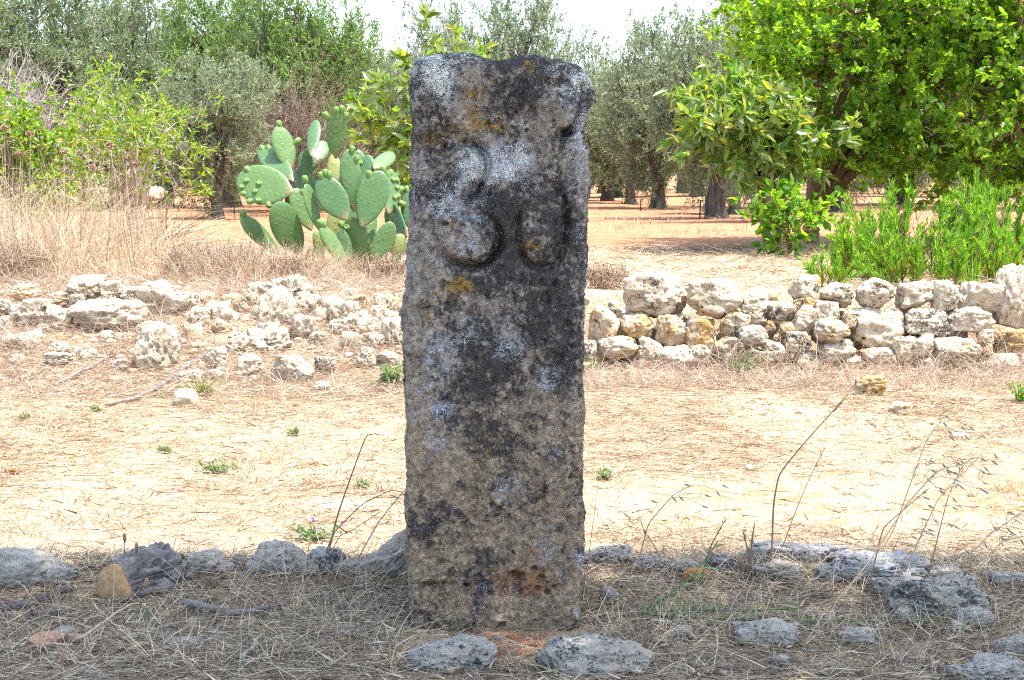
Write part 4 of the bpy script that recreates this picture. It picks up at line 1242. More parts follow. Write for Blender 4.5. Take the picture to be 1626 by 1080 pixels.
# olive tree meshes: five habits, shared between the many trees of the grove
OLV = []
for i, kw in enumerate([dict(H=4.3, rx=1.75, ry=1.75, trunk_h=1.0, trunk_r=.17, n_limb=5, n_clump=190, shoots=13, per=17, dead=120),
                        dict(H=4.3, rx=1.6, ry=1.6, trunk_h=1.1, trunk_r=.15, n_limb=5, n_clump=165, shoots=13, per=17, dead=260, jitter=.35),
                        dict(H=4.3, rx=1.7, ry=1.7, trunk_h=.9, trunk_r=.19, n_limb=6, n_clump=210, shoots=13, per=18, dead=60),
                        dict(H=4.3, rx=1.65, ry=1.65, trunk_h=1.15, trunk_r=.16, n_limb=4, n_clump=120, shoots=12, per=16, dead=800, jitter=.4)]):
    tb, br, dm, lv = tree_parts(40 + i * 3, Ll=.115, Lw=.033, shoot_len=.42, skirt=.13, upness=.45, spread=.17, fill=2.3, lean=(.12 * (-1) ** i, 0), **kw)
    OLV.append((tb.mesh('trunk', True), br.mesh('branches'), dm.mesh('dead_twigs'), leaf_mb(lv, 'diamond').mesh('crown')))
OL_MATS = {'m': 'olive_leaf', 'g': 'olive_leaf_green', 's': 'olive_leaf_grey'}
_olv = {}
def olive(px, Y, ytop, wpx, var, tone, label, group='olive trees of the grove', rz=None, yb=None, dead=True):
    z0 = None
    x = (px - 813) / F * Y
    z0 = gzs(x, Y)
    H = (CAMZ - z0) + Y * (280 - ytop) / F
    sx = (wpx * Y / F) / 3.9
    root = empty('olive_tree', (x, Y, z0), rz if rz is not None else float(R.uniform(0, 6.28)), (sx, sx, H / 4.45))
    tag(root, label, 'tree', group)
    tk, bm_, dm, lf = OLV[var]
    key = (var, tone)
    if key not in _olv:
        me = lf.copy(); me.materials.clear(); me.materials.append(M[OL_MATS[tone]]); _olv[key] = me
    obj('trunk', tk, M['bark_olive'], root)
    obj('branches', bm_, M['bark_olive'], root)['kind'] = 'stuff'
    if dead: obj('dead_twigs', dm, M['twig_grey'], root)['kind'] = 'stuff'
    c = obj('crown', _olv[key], None, root); c['kind'] = 'stuff'
    return root
OLIVES = [(345, 22.8, 92, 200, 1, 's', 'small grey olive with a dark forked trunk left of the prickly pear'),
          (470, 28.5, -30, 270, 2, 'g', 'tall green olive rising behind the prickly pear'),
          (365, 33, -15, 260, 2, 'g', 'green olive behind the small grey olive with the forked trunk'),
          (58, 27.5, -40, 300, 0, 'm', 'big olive filling the upper left corner'),
          (178, 30, -15, 250, 0, 'm', 'olive with grey dead twigs above the lime green sapling'),
          (268, 35, 5, 230, 1, 'm', 'half bare greyish olive between the corner olive and the green ones'),
          (-95, 26, -40, 300, 2, 'm', 'olive just cut off by the left edge'),
          (565, 38, 62, 220, 0, 's', 'pale distant olive left of the loquat shoots by the milestone'),
          (640, 46, 88, 200, 1, 'm', 'far olive seen under the gap of sky left of the milestone'),
          (715, 34, 12, 190, 3, 's', 'half dead olive of bare twigs directly above the milestone'),
          (818, 36, -6, 200, 1, 's', 'olive with green tips behind the right half of the milestone top'),
          (890, 46, 58, 150, 3, 's', 'small bare twigged olive at the gap of sky right of the milestone'),
          (965, 40, 104, 190, 0, 's', 'silvery olive immediately right of the milestone'),
          (1000, 36, 120, 160, 3, 'm', 'low dull olive between the two silvery ones right of the milestone'),
          (1165, 27.5, 130, 170, 2, 's', 'low suckering olive behind the thick trunked broad one'),
          (1045, 31.5, 42, 210, 0, 's', 'silvery olive with a straight dark trunk right of the milestone'),
          (1135, 24.2, 18, 270, 2, 's', 'broad olive with the thick pale sided trunk'),
          (1205, 21.6, 60, 190, 3, 's', 'olive of bare grey twigs with a split trunk left of the bright green tree'),
          (1235, 33, -4, 240, 1, 'm', 'tall olive topping out between the broad olive and the bright green tree'),
          (1330, 30, 20, 230, 0, 'm', 'olive trunk and crown seen under the bright green tree'),
          (1430, 36, 30, 230, 2, 's', 'olive hidden behind the middle of the bright green tree'),
          (1540, 33, 20, 240, 0, 'm', 'olive hidden behind the right of the bright green tree'),
          (1660, 31, 10, 260, 1, 's', 'olive at the right edge behind the bright green tree')]
for q in OLIVES: olive(*q[:6], q[6])
rg = np.random.default_rng(99)
for Y, step, top in ((50, 150, 120), (62, 120, 150), (78, 100, 178), (98, 80, 200)):
    for px in np.arange(-380, 2000, step):
        olive(float(px + rg.uniform(-.3, .3) * step), Y + float(rg.uniform(-4, 4)), top + float(rg.uniform(-18, 18)), step * 1.35, int(rg.integers(0, 4)), 'msg'[int(rg.integers(0, 3))],
              'small far olive of the rows deep in the grove', 'far rows of the olive grove', dead=False)

def big_leaf_objects(root, lv, mats_me, n, mn=40):
    """the leaves that show largest become leaf objects of their own; returns the mask of the others"""
    pos, ld, nr, Lr, Wr = lv
    base = np.array(root.location)
    X, Yp, dep = project(pos + base)
    vis = (X > -5) & (X < 1631) & (Yp > -5) & (Yp < 480)
    facing = np.abs(nr[:, 1]) * .8 + .2
    score = Lr / dep * facing
    cell = {}
    order = np.argsort(dep)
    for i in order:
        if not vis[i]: continue
        c = (int(X[i] // 9), int(Yp[i] // 9))
        if c not in cell: cell[c] = i
    cand = np.array(sorted(cell.values(), key=lambda i: -score[i])[:n], dtype=int)
    for i in cand:
        d = ld[i]; u = nr[i]; s = np.cross(d, u)
        o = obj('leaf', mats_me[int(i) % len(mats_me)], None, root)
        L, W = float(Lr[i]), float(Wr[i])
        o.matrix_basis = Matrix(((d[0] * L, s[0] * W, u[0] * L, pos[i][0]), (d[1] * L, s[1] * W, u[1] * L, pos[i][1]), (d[2] * L, s[2] * W, u[2] * L, pos[i][2]), (0, 0, 0, 1)))
    mask = np.ones(len(pos), bool); mask[cand] = False
    return mask

def unit_leaf(name, mats):
    out = []
    for m in mats:
        mb = MB(); leaves8(mb, np.zeros((1, 3)), np.array([[1.0, 0, 0]]), np.array([[0, 0, 1.0]]), 1.0, 1.0)
        # side runs along local y
        me = mb.mesh(name); 
        v = np.zeros(len(me.vertices) * 3, np.float32); me.vertices.foreach_get('co', v); v = v.reshape(-1, 3)
        v[:, 1] *= -1 if v[4, 1] < 0 else 1
        me.vertices.foreach_set('co', v.ravel()); me.materials.append(m); out.append(me)
    return out

def single_leaf_mats(name, cols, **kw):
    return [mat_leaf(name, [c, tuple(x * 1.12 for x in c)], **kw) for c in cols]

def broad_tree(name, px, Y, label, cat, leaf_mat, bark, n_own, own_cols, seed, own_kw, offs=(0, 0), **kw):
    x = (px - 813) / F * Y
    z0 = gzs(x, Y)
    root = empty(name, (x, Y, z0))
    tag(root, label, cat)
    tb, br, dm, lv = tree_parts(seed, **kw)
    obj('trunk', tb.mesh('trunk', True), bark, root)
    obj('branches', br.mesh('branches'), bark, root)['kind'] = 'stuff'
    mask = None
    if n_own:
        mask = big_leaf_objects(root, lv, unit_leaf('leaf', single_leaf_mats('single ' + name + ' leaf', own_cols, **own_kw)), n_own)
    c = obj('crown', leaf_mb(lv, 'broad', mask).mesh('crown'), leaf_mat, root); c['kind'] = 'stuff'
    return root

BK = dict(trans=.52, rough=.33, spec=.5, tcol=(2.0, 1.9, .35))
broad_tree('broadleaf_tree', 1292, 14.9, 'big bright green broad leaved tree filling the upper right', 'tree', M['broad_leaf'], M['bark_brown'], 300,
           [(.06, .16, .012), (.12, .25, .018), (.19, .33, .025), (.29, .40, .045)], 61, BK,
           H=3.6, rx=1.85, ry=1.4, coff=(.85, -.2), trunk_h=.30, trunk_r=.07, n_limb=9, n_clump=310, shoots=8, per=19, Ll=.076, Lw=.048, shoot_len=.34, skirt=.15, sq=.85, upness=.3, spread=.15, fill=2.6, jitter=.22, lean=(-.2, 0), limb_r=.06, leafdown=.25)
broad_tree('broadleaf_tree', 1640, 13.8, 'second bright green tree merging with the big one at the right edge', 'tree', M['broad_leaf'], M['bark_brown'], 120,
           [(.06, .16, .012), (.12, .25, .018), (.19, .33, .025), (.29, .40, .045)], 67, BK,
           H=3.7, rx=1.5, ry=1.5, trunk_h=.5, trunk_r=.085, n_limb=7, n_clump=180, shoots=8, per=18, Ll=.076, Lw=.048, shoot_len=.34, skirt=.10, sq=.7, upness=.3, spread=.15, fill=2.6, jitter=.2, limb_r=.05, leafdown=.25)
LK = dict(trans=.42, rough=.35, spec=.5, under=(.20, .26, .10), tcol=(1.5, 1.4, .5))
LC = [(.07, .18, .022), (.13, .26, .035), (.21, .32, .05), (.36, .36, .06)]
broad_tree('loquat_tree', 1222, 13.4, 'loquat tree with large yellowing leaves left of the bright green tree', 'tree', M['loquat_leaf'], M['bark_olive'], 280, LC, 71, LK,
           H=1.50, rx=.60, ry=.6, coff=(-.18, -.15), trunk_h=.5, trunk_r=.035, n_limb=7, n_clump=105, shoots=4, per=10, Ll=.155, Lw=.052, shoot_len=.17, skirt=.50, sq=.3, upness=.3, spread=.09, fill=2.4, jitter=.5, lean=(-.1, 0), limb_r=.035, leafdown=.25)
broad_tree('loquat_tree', 690, 13.2, 'loquat tree mostly hidden behind the milestone with leafy shoots on its left', 'tree', M['loquat_leaf'], M['bark_brown'], 200, [(.06, .10, .012), (.10, .15, .018), (.15, .18, .02), (.26, .23, .03)], 73, LK,
           H=1.86, rx=.68, ry=.6, trunk_h=.5, trunk_r=.06, n_limb=5, n_clump=60, shoots=4, per=9, Ll=.14, Lw=.058, shoot_len=.2, skirt=.25, upness=.3, spread=.10, fill=2.4, jitter=.25, limb_r=.035, leafdown=.05)
SK = dict(trans=.42, rough=.4, spec=.4, tcol=(1.5, 1.5, .4))
broad_tree('almond_sapling', 205, 17.5, 'lime green many stemmed sapling with pale stems on the left', 'tree', M['lime_leaf'], M['bark_pale'], 0, [], 81, SK,
           H=1.85, rx=.85, ry=.8, trunk_h=.35, trunk_r=.035, n_limb=18, n_clump=85, shoots=4, per=8, Ll=.10, Lw=.03, shoot_len=.28, skirt=.2, upness=.6, spread=.12, fill=2.6, jitter=.3, trunks=3, limb_r=.022, leafdown=.3)
broad_tree('green_bush', 28, 15.5, 'bright green leafy bush at the left edge', 'bush', M['lime_leaf'], M['bark_pale'], 120, [(.10, .21, .014), (.15, .27, .02), (.22, .31, .026)], 83, SK,
           H=1.32, rx=.62, ry=.6, trunk_h=.25, trunk_r=.035, n_limb=9, n_clump=75, shoots=5, per=10, Ll=.085, Lw=.045, shoot_len=.22, skirt=.12, upness=.5, spread=.1, fill=2.4, jitter=.25, limb_r=.02, leafdown=.2)
broad_tree('green_bush', 1252, 12.4, 'low leafy sucker bush before the loquat and left of the tall weeds', 'bush', M['broad_leaf'], M['bark_brown'], 120, [(.03, .10, .010), (.05, .14, .012), (.08, .17, .02)], 85, BK,
           H=.55, rx=.36, ry=.3, trunk_h=.12, trunk_r=.012, n_limb=7, n_clump=26, shoots=4, per=7, Ll=.085, Lw=.055, shoot_len=.14, skirt=.1, upness=.4, spread=.07, fill=2.2, jitter=.3, limb_r=.01, leafdown=.2)
# dry brown undergrowth between the olives
for (px, Y, H, rx, lab) in ((480, 25.5, 2.3, 1.3, 'brown leafless thicket behind the prickly pear'), (20, 22, 2.1, 1.0, 'bare pale branched bush above the green bush at the left edge')):
    x = (px - 813) / F * Y
    root = empty('dry_thicket', (x, Y, gzs(x, Y)))
    tag(root, lab, 'dry bush')
    tb, br, dm, lv = tree_parts(int(px), H=H, rx=rx, ry=rx, trunk_h=.3, trunk_r=.04, n_limb=9, n_clump=110, shoots=6, per=3, Ll=.05, Lw=.025, shoot_len=.4, skirt=.08, dead=900, fill=2.2)
    pale = px == 20
    obj('branches', tb.mesh('branches', True), M['bark_pale' if pale else 'bark_olive'], root)['kind'] = 'stuff'
    obj('twigs', dm.mesh('twigs'), M['twig_grey' if pale or px > 600 else 'twig_brown'], root)['kind'] = 'stuff'
    obj('twigs', br.mesh('twigs'), M['twig_grey' if pale or px > 600 else 'twig_brown'], root)['kind'] = 'stuff'
    if not pale: obj('dead_leaves', leaf_mb(lv, 'diamond').mesh('dead_leaves'), M['twig_brown'], root)['kind'] = 'stuff'

# the tree that stands behind the viewpoint and shades the verge and the milestone
def shade_tree():
    root = empty('shade_tree', (1.9, -2.2, gzs(1.9, -2.2)))
    tag(root, 'spreading dense tree behind the viewpoint that shades the verge', 'tree')
    rg = np.random.default_rng(5)
    S = np.array(SUN)
    C = []
    while len(C) < 430:
        p = np.array([rg.uniform(-4.5, 6.5), rg.uniform(-3.2, 3.2), rg.uniform(3.0, 6.4)])
        g = p - S * ((p[2]) / S[2])            # where its shadow lands
        if g[1] > 4.12 + .09 * math.sin(g[0] * 2.1) - .10 or g[1] < 2.1: continue
        if ((p[0] - 1.2) / 5.6) ** 2 + ((p[2] - 4.4) / 2.0) ** 2 > 1: continue
        C.append(p)
    C = np.array(C)
    tb, br = MB(), MB()
    tp = np.array([[0, 0, -.2], [.05, .1, .8], [0, .35, 1.7], [-.1, .7, 2.6]])
    tube(tb, tp, [.28, .22, .20, .17], 14, rough=.2)
    loc = np.array(root.location)
    limbs = []
    for k in range(10):
        e = C[rg.integers(0, len(C))] - loc
        t = np.linspace(0, 1, 10)[:, None]
        mid = (tp[-1] + e) / 2 + np.array([0, 0, .4])
        P = (1 - t) ** 2 * tp[-1] + 2 * t * (1 - t) * mid + t ** 2 * e
        tube(tb, P, np.linspace(.11, .03, 10), 8); limbs.append(P[2:])
    limb = np.concatenate(limbs)
    for c in C - loc:
        a = limb[np.argmin(((limb - c) ** 2).sum(1))]
        prisms(br, [a], [c], [.02], [.006])
    per = 50
    pos = np.repeat(C - loc, per, 0) + np.clip(rg.normal(size=(len(C) * per, 3)), -1.6, 1.6) * .20
    ld = unit(rg.normal(size=pos.shape) + np.array([0, 0, -.2])); nr = perp(ld, rg, 1.2)
    obj('trunk', tb.mesh('trunk', True), M['bark_brown'], root)
    obj('branches', br.mesh('branches'), M['bark_brown'], root)
    mb = MB(); leaves4(mb, pos, ld, nr, .15 * rg.uniform(.7, 1.2, len(pos)), .085)
    c = obj('crown', mb.mesh('crown'), M['broad_leaf'], root); c['kind'] = 'stuff'
shade_tree()

# ------------------------------------------------------------------ tall green weeds behind the right hand wall
def weed(px, ytop, Y, n_stem, spread, label, tone='weed_leaf', seed=0, dead=0):
    x = (px - 813) / F * Y
    z0 = gzs(x, Y)
    H = CAMZ + Y * (280 - ytop) / F - z0
    rg = np.random.default_rng(seed)
    root = empty('tall_weed', (x, Y, z0))
    tag(root, label, 'weed', 'tall green weeds behind the right hand wall')
    st, lf, yl = MB(), MB(), MB()
    for k in range(n_stem):
        a = rg.uniform(0, 6.28); h = H * rg.uniform(.42, 1.0) if k else H
        b = np.array([math.cos(a), math.sin(a) * .8, 0]) * spread * .9 * math.sqrt(rg.uniform(0, 1))
        tip = b + np.array([math.cos(a), math.sin(a) * .8, 0]) * spread * rg.uniform(.0, 1.15) * (.4 if k == 0 else 1) + np.array([0, 0, h])
        n = 9; t = np.linspace(0, 1, n)[:, None]
        P = b + (tip - b) * t; P[:, :2] = b[:2] + (tip - b)[:2] * (t ** 1.6)
        tube(st, P, np.linspace(.007, .002, n), 5, cap=False)
        nl = int(h / .0030)
        tt = rg.uniform(.03, 1.0, nl)
        pos = np.stack([np.interp(tt, t[:, 0], P[:, i]) for i in range(3)], -1)
        ax = unit(tip - b)[None]
        th = np.arange(nl) * 2.4
        side = np.stack([np.cos(th), np.sin(th), np.zeros(nl)], -1)
        ld = unit(side * .62 + ax * (.85 + .6 * tt[:, None]) + rg.normal(size=(nl, 3)) * .15)
        LL = .098 * rg.uniform(.7, 1.15, nl) * (1.05 - .35 * tt); pn = perp(ld, rg, 1.0)
        old = (tt < .45) & (rg.uniform(size=nl) < .42)
        for mb_, mk in ((lf, ~old), (yl, old)): leaves4(mb_, pos[mk], ld[mk], pn[mk], LL[mk], .0098, .05)
        # short side shoots towards the top
        for q in range(1):
            t0 = rg.uniform(.45, .9); p0 = np.array([np.interp(t0, t[:, 0], P[:, i]) for i in range(3)])
            dv = unit(ax[0] * 1.3 + rg.normal(size=3) * .3); l = rg.uniform(.10, .2)
            m = 26; u = rg.uniform(.15, 1.05, m)
            pp = p0 + dv * (u * l)[:, None]
            sd = unit(rg.normal(size=(m, 3))); ld = unit(sd * .7 + dv * .9)
            leaves4(lf, pp, ld, perp(ld, rg, 1.0), .05 * rg.uniform(.7, 1.1, m), .010, .05)
            prisms(st, [p0], [p0 + dv * l], .002, .001)
    obj('stem', st.mesh('stem', True), M['green_stem'], root)
    o = obj('leaves', lf.mesh('leaves'), M[tone], root); o['kind'] = 'stuff'
    o = obj('yellowed_leaves', yl.mesh('yellowed_leaves'), M['weed_old'], root); o['kind'] = 'stuff'
    if dead:
        dm = MB(); n = dead
        p0 = np.stack([rg.normal(size=n) * .05, rg.normal(size=n) * .05, rg.uniform(.1, .5, n) * H], -1)
        dv = unit(rg.normal(size=(n, 3)) * .35 + np.array([0, 0, 1])); l = rg.uniform(.3, .62, n) * H
        prisms(dm, p0, p0 + dv * l[:, None], .004, .0015)
        q = p0 + dv * (l * .8)[:, None]
        for _ in range(4): prisms(dm, q, q + unit(dv + rg.normal(size=dv.shape) * .5) * (l * .25)[:, None], .002, .001)
        obj('dead_stem', dm.mesh('dead_stem'), M['twig_brown'], root)
for i, (px, yt, Y, ns, sp, lab, dead) in enumerate([
        (1312, 412, 9.35, 7, .07, 'shortest green weed at the left end of the clump behind the wall', 4),
        (1352, 352, 9.7, 9, .10, 'slender upright green weed second from the left of the clump', 0),
        (1398, 335, 10.1, 12, .18, 'bushy green weed behind the dark spotted wall stone', 8),
        (1412, 292, 10.6, 11, .16, 'tall green weed with yellowing lower leaves and dead brown spikes on its left', 18),
        (1455, 322, 9.6, 12, .20, 'dense green weed in the middle front of the clump', 10),
        (1492, 318, 10.2, 10, .15, 'feathery green weed just left of the yellowed tallest one', 0),
        (1528, 274, 10.3, 9, .12, 'tallest green weed with brown dead leaves low on its stem', 30),
        (1502, 392, 9.3, 8, .09, 'small green weed in front of the tallest one beside the wall stones', 0),
        (1560, 300, 10.7, 12, .20, 'broad green weed right of the tallest one', 14),
        (1598, 306, 10.2, 12, .18, 'green weed left of the one cut by the right edge', 14),
        (1632, 296, 10.0, 12, .18, 'green weed cut by the right edge', 0),
        (1580, 372, 9.5, 10, .14, 'lower green weed above the upright end block of the wall', 10),
        (1690, 300, 10.2, 12, .2, 'green weed just beyond the right edge', 0),
        (1430, 395, 9.4, 8, .12, 'low yellowish green weed in front of the clump over the wall top', 0)]):
    weed(px, yt, Y, int(ns * 1.15), sp * 1.45, lab, 'weed_leaf', 300 + i, dead)
# grassy blades by the upright block
def blade_plant(name, px, py, n, L, W, label, mat, seed, up=1.6, bend=.25, Y=None):
    g = hit(px, py) if Y is None else np.array([(px - 813) / F * Y, Y, gzs((px - 813) / F * Y, Y)])
    rg = np.random.default_rng(seed)
    d = unit(rg.normal(size=(n, 3)) * np.array([1, 1, .3]) * .55 + np.array([0, 0, up]))
    base = rg.normal(size=(n, 3)) * np.array([1, 1, 0]) * L * .10
    mb = MB(); blades(mb, base, d, L * rg.uniform(.5, 1.1, n), W, bend, rg)
    root = obj(name, mb.mesh(name), mat, None, g)
    tag(root, label, 'grass tuft' if 'tuft' in name else 'plant')
    return root
blade_plant('sword_leaved_plant', 1545, 455, 16, .26, .013, 'stiff green sword shaped leaves poking up left of the upright wall block', M['weed_leaf'], 4, 3.0, .05, Y=9.1)

# ------------------------------------------------------------------ small plants on the track and bank
def small_weed(px, py, wpx, hpx, label, seed, mat='small_weed', flowers=0, name='small_weed', lsz=.020, dens=1.0):
    g = hit(px, py)
    s = g[1] / F; w = wpx * s; h = max(hpx * s, .02)
    rg = np.random.default_rng(seed)
    root = empty(name, g)
    tag(root, label, 'weed')
    st, lf = MB(), MB()
    n = int(16 * dens) + 6
    a = rg.uniform(0, 6.28, n); r = w * .5 * rg.uniform(.2, 1, n)
    tip = np.stack([np.cos(a) * r, np.sin(a) * r * .8, h * rg.uniform(.15, .8, n)], -1)
    prisms(st, np.zeros((n, 3)), tip, .0022, .001)
    per = 6
    t = rg.uniform(.25, 1, (n, per, 1))
    pos = (tip[:, None] * t).reshape(-1, 3)
    ld = unit(rg.normal(size=pos.shape) + np.array([0, 0, .5]))
    leaves4(lf, pos, ld, perp(ld, rg, 1), lsz * rg.uniform(.7, 1.3, len(pos)), lsz * .5)
    obj('stem', st.mesh('stem'), M['green_stem'], root)
    o = obj('leaves', lf.mesh('leaves'), M[mat], root); o['kind'] = 'stuff'
    if flowers:
        for k in range(flowers):
            fm = MB(); p = tip[k % n] * 1.03 + np.array([0, 0, .012])
            m = 8; aa = np.arange(m) / m * 6.28
            ld = unit(np.stack([np.cos(aa), np.sin(aa), aa * 0 + .5], -1))
            leaves4(fm, np.repeat(p[None], m, 0), ld, perp(ld, rg, 2), .014, .007)
            obj('flower', fm.mesh('flower'), M['purple'], root)
small_weed(345, 752, 92, 26, 'grey green weed with tiny lilac flowers on the track below the bank', 1)
small_weed(500, 858, 120, 38, 'purple flowered weed on the track edge behind the rounded kerb rock', 2, flowers=4, dens=1.4)
small_weed(622, 614, 52, 46, 'pale green leafy weed against the left side of the milestone', 3, dens=1.6, lsz=.045)
small_weed(466, 692, 26, 14, 'small green sprig on the track between the bank and the milestone', 4)
small_weed(262, 720, 28, 12, 'small green sprig left of the lilac flowered weed', 5)
small_weed(152, 655, 24, 12, 'small blue green sprig at the lower end of the fallen branch', 7)
small_weed(40, 668, 24, 14, 'small green sprig on the track near the left edge', 8)
small_weed(960, 762, 34, 22, 'small green weed close to the right side of the milestone', 9)
small_weed(1178, 596, 110, 56, 'trailing green weed growing over the foot of the right hand wall', 10, dens=2.2, lsz=.022)
small_weed(1225, 535, 70, 60, 'reddish green climber in the gap of the right hand wall', 11, dens=1.6, lsz=.022)
small_weed(1618, 640, 40, 46, 'bright green weed at the right edge below the wall', 12, mat='weed_leaf', dens=1.4)
small_weed(942, 590, 22, 30, 'green weed between the milestone and the first wall stones', 13, dens=1.2)
small_weed(1525, 590, 50, 30, 'yellow green weed at the wall foot toward the right', 14)
small_weed(575, 775, 26, 16, 'small green sprig beside the bare pale bedrock', 16)
small_weed(55, 425, 60, 40, 'dark green leafy weed behind the left hand wall', 17, mat='weed_leaf', dens=1.6, lsz=.05)
blade_plant('grass_tuft', 322, 628, 130, .16, .004, 'green and yellow grass tuft at the foot of the left bank by the branch', mat_plain('green yellow grass', [(.12, .16, .03), (.22, .22, .06), (.38, .31, .13)], .7, .3, .3), 21, 1.1, .5)
blade_plant('grass_tuft', 262, 380, 260, .32, .006, 'low green grass patch under the lime green sapling', mat_plain('orchard grass', [(.10, .17, .05), (.18, .24, .09), (.36, .33, .16)], .7, .3, .3), 22, .8, .6, Y=14.5)

# straw coloured reed clump
def reeds():
    Y = 12.6; px = 262; x = (px - 813) / F * Y; g = (x, Y, gzs(x, Y)); rg = np.random.default_rng(8)
    root = empty('dry_reed_clump', g); tag(root, 'clump of dry drooping straw coloured reeds under the sapling', 'reeds')
    n = 200
    d = unit(np.stack([rg.normal(size=n) * .8 - .1, rg.normal(size=n) * .4, rg.uniform(.25, 1.2, n)], -1))
    mb = MB(); blades(mb, rg.normal(size=(n, 3)) * np.array([.10, .08, 0]), d,   .72 * rg.uniform(.5, 1, n), .018, .6, rg, 4)
    obj('reed_leaves', mb.mesh('reed_leaves'), M['straw'], root)['kind'] = 'stuff'
    mb = MB(); m = 22
    d = unit(np.stack([rg.normal(size=m) * .4, rg.normal(size=m) * .3, np.ones(m)], -1))
    prisms(mb, np.zeros((m, 3)), d * .5, .006, .003)
    obj('stem', mb.mesh('stem'), M['stalk'], root)
reeds()

# ------------------------------------------------------------------ dried wild carrots among the tall grass on the left
def umbel(px, py, Y, label, seed, r=.028):
    x = (px - 813) / F * Y; z0 = gzs(x, Y); z = CAMZ + Y * (280 - py) / F - z0
    rg = np.random.default_rng(seed)
    root = empty('dried_wild_carrot', (x, Y, z0)); tag(root, label, 'dried flower', 'dried wild carrots above the tall grass')
    t = np.linspace(0, 1, 10)
    b = rg.uniform(-.12, .12, 2)
    P = np.stack([b[0] * (1 - t) ** 2 + .015 * np.sin(t * 6 + seed), b[1] * (1 - t) + t * 0, t * z], -1)
    st = MB(); tube(st, P, np.linspace(.005, .0025, 10), 5)
    obj('stem', st.mesh('stem', True), M['straw_pink'], root)
    hd = MB(); n = 60; top = P[-1]
    d = unit(rg.normal(size=(n, 3)) * np.array([1, 1, .5]) + np.array([0, 0, .7])); e = top + d * r * rg.uniform(.6, 1, n)[:, None] - np.array([0, 0, .01])
    prisms(hd, np.repeat(top[None] - np.array([[0, 0, .03]]), n, 0), e, .0012, .0012)
    q = unit(rg.normal(size=(n, 3))); leaves4(hd, e, q, perp(q, rg), .016, .013)
    leaves4(hd, e, perp(q, rg), q, .016, .013)
    obj('seed_head', hd.mesh('seed_head'), M['umbel'], root)
for i, (px, py, lab) in enumerate([(14, 204, 'highest dried wild carrot head at the left edge'), (36, 243, 'dried wild carrot head just below the highest one'), (105, 241, 'dried wild carrot head in front of the green bush'), (182, 230, 'dried wild carrot head before the middle of the sapling'),
                                   (155, 265, 'low dried wild carrot head left of the paired heads'), (208, 250, 'left head of the paired dried wild carrots'), (221, 259, 'right head of the paired dried wild carrots'), (52, 212, 'dried wild carrot with a bent stem near the left edge')]):
    umbel(px, py, 10.6 + .25 * (i % 3), lab, i + 1)

def dry_shrub(px, Y, H, W, label, seed):
    x = (px - 813) / F * Y; rg = np.random.default_rng(seed)
    root = empty('dry_shrub', (x, Y, gzs(x, Y))); tag(root, label, 'dry shrub', 'dry shrubs on the terrace edge')
    n = 120
    d = unit(np.stack([rg.normal(size=n) * .55, rg.normal(size=n) * .5, np.ones(n)], -1)); l = H * rg.uniform(.4, .75, n)
    b = rg.normal(size=(n, 3)) * np.array([W * .28, W * .2, 0])
    mb = MB(); e = b + d * l[:, None]; prisms(mb, b, e, .0022, .0014)
    tips = []
    for _ in range(5):
        q = unit(d + rg.normal(size=(n, 3)) * .45); st = b + d * (l * rg.uniform(.4, 1, n))[:, None]; t = st + q * (H * rg.uniform(.15, .4, n))[:, None]
        prisms(mb, st, t, .0013, .0009); tips.append(t)
        q2 = unit(q + rg.normal(size=(n, 3)) * .5); t2 = (st + t) / 2 + q2 * (H * .16); prisms(mb, (st + t) / 2, t2, .0010, .0008); tips.append(t2)
    obj('twigs', mb.mesh('twigs'), M['straw_pink'], root)['kind'] = 'stuff'
    T = np.concatenate(tips); q = unit(rg.normal(size=T.shape)); mb = MB(); leaves4(mb, T, q, perp(q, rg), .012, .008)
    obj('seed_husks', mb.mesh('seed_husks'), M['umbel'], root)['kind'] = 'stuff'
dry_shrub(352, 9.6, .34, .62, 'broad pinkish dry shrub on the bank edge left of the prickly pear', 1)
dry_shrub(300, 9.75, .28, .4, 'smaller pinkish dry shrub left of the broad one', 2)
dry_shrub(612, 9.6, .22, .34, 'dry brown shrub under the right pads of the prickly pear', 3)
dry_shrub(468, 9.5, .20, .3, 'low dry shrub before the middle of the prickly pear', 4)
dry_shrub(958, 9.2, .20, .26, 'dry pinkish shrub behind the wall next to the milestone', 5)
dry_shrub(20, 9.5, .36, .5, 'dry tangled shrub above the left end of the wall', 6)

# ------------------------------------------------------------------ foreground dry stalks and wild oats
def stalk(pix, Y, r, label, seed, tips=3, mat='stalk', name='dry_stalk', depth=0.0):
    P = [p_y(x, y, Y + depth * i) for i, (x, y) in enumerate(pix)]
    x0 = P[0].copy(); x0[2] = gzs(x0[0], x0[1])
    P = np.array([x0] + P[1:]) - x0
    t = np.linspace(0, 1, 22); tt = np.linspace(0, 1, len(P))
    C = np.stack([np.interp(t, tt, P[:, i]) for i in range(3)], -1)
    C[1:-1] = (C[:-2] + C[1:-1] * 2 + C[2:]) / 4
    rg = np.random.default_rng(seed)
    root = empty(name, x0); tag(root, label, 'dry stalk', 'dry stalks on the verge')
    mb = MB(); tube(mb, C, np.linspace(r, r * .45, 22), 6)
    obj('stem', mb.mesh('stem', True), M[mat], root)
    if tips:
        mb = MB()
        d = unit(C[-1] - C[-4]); n = tips * 6
        p0 = C[-1] - d * rg.uniform(0, .07, n)[:, None]
        dv = unit(d + rg.normal(size=(n, 3)) * .25)
        leaves4(mb, p0, dv, perp(dv, rg), .02, .003)
        obj('tip', mb.mesh('tip'), M[mat], root)
    return root
stalk([(515, 885), (535, 820), (565, 735), (582, 690), (607, 690)], 3.98, .0030, 'tall bent dry stalk between the rounded kerb rock and the milestone', 1, 1)
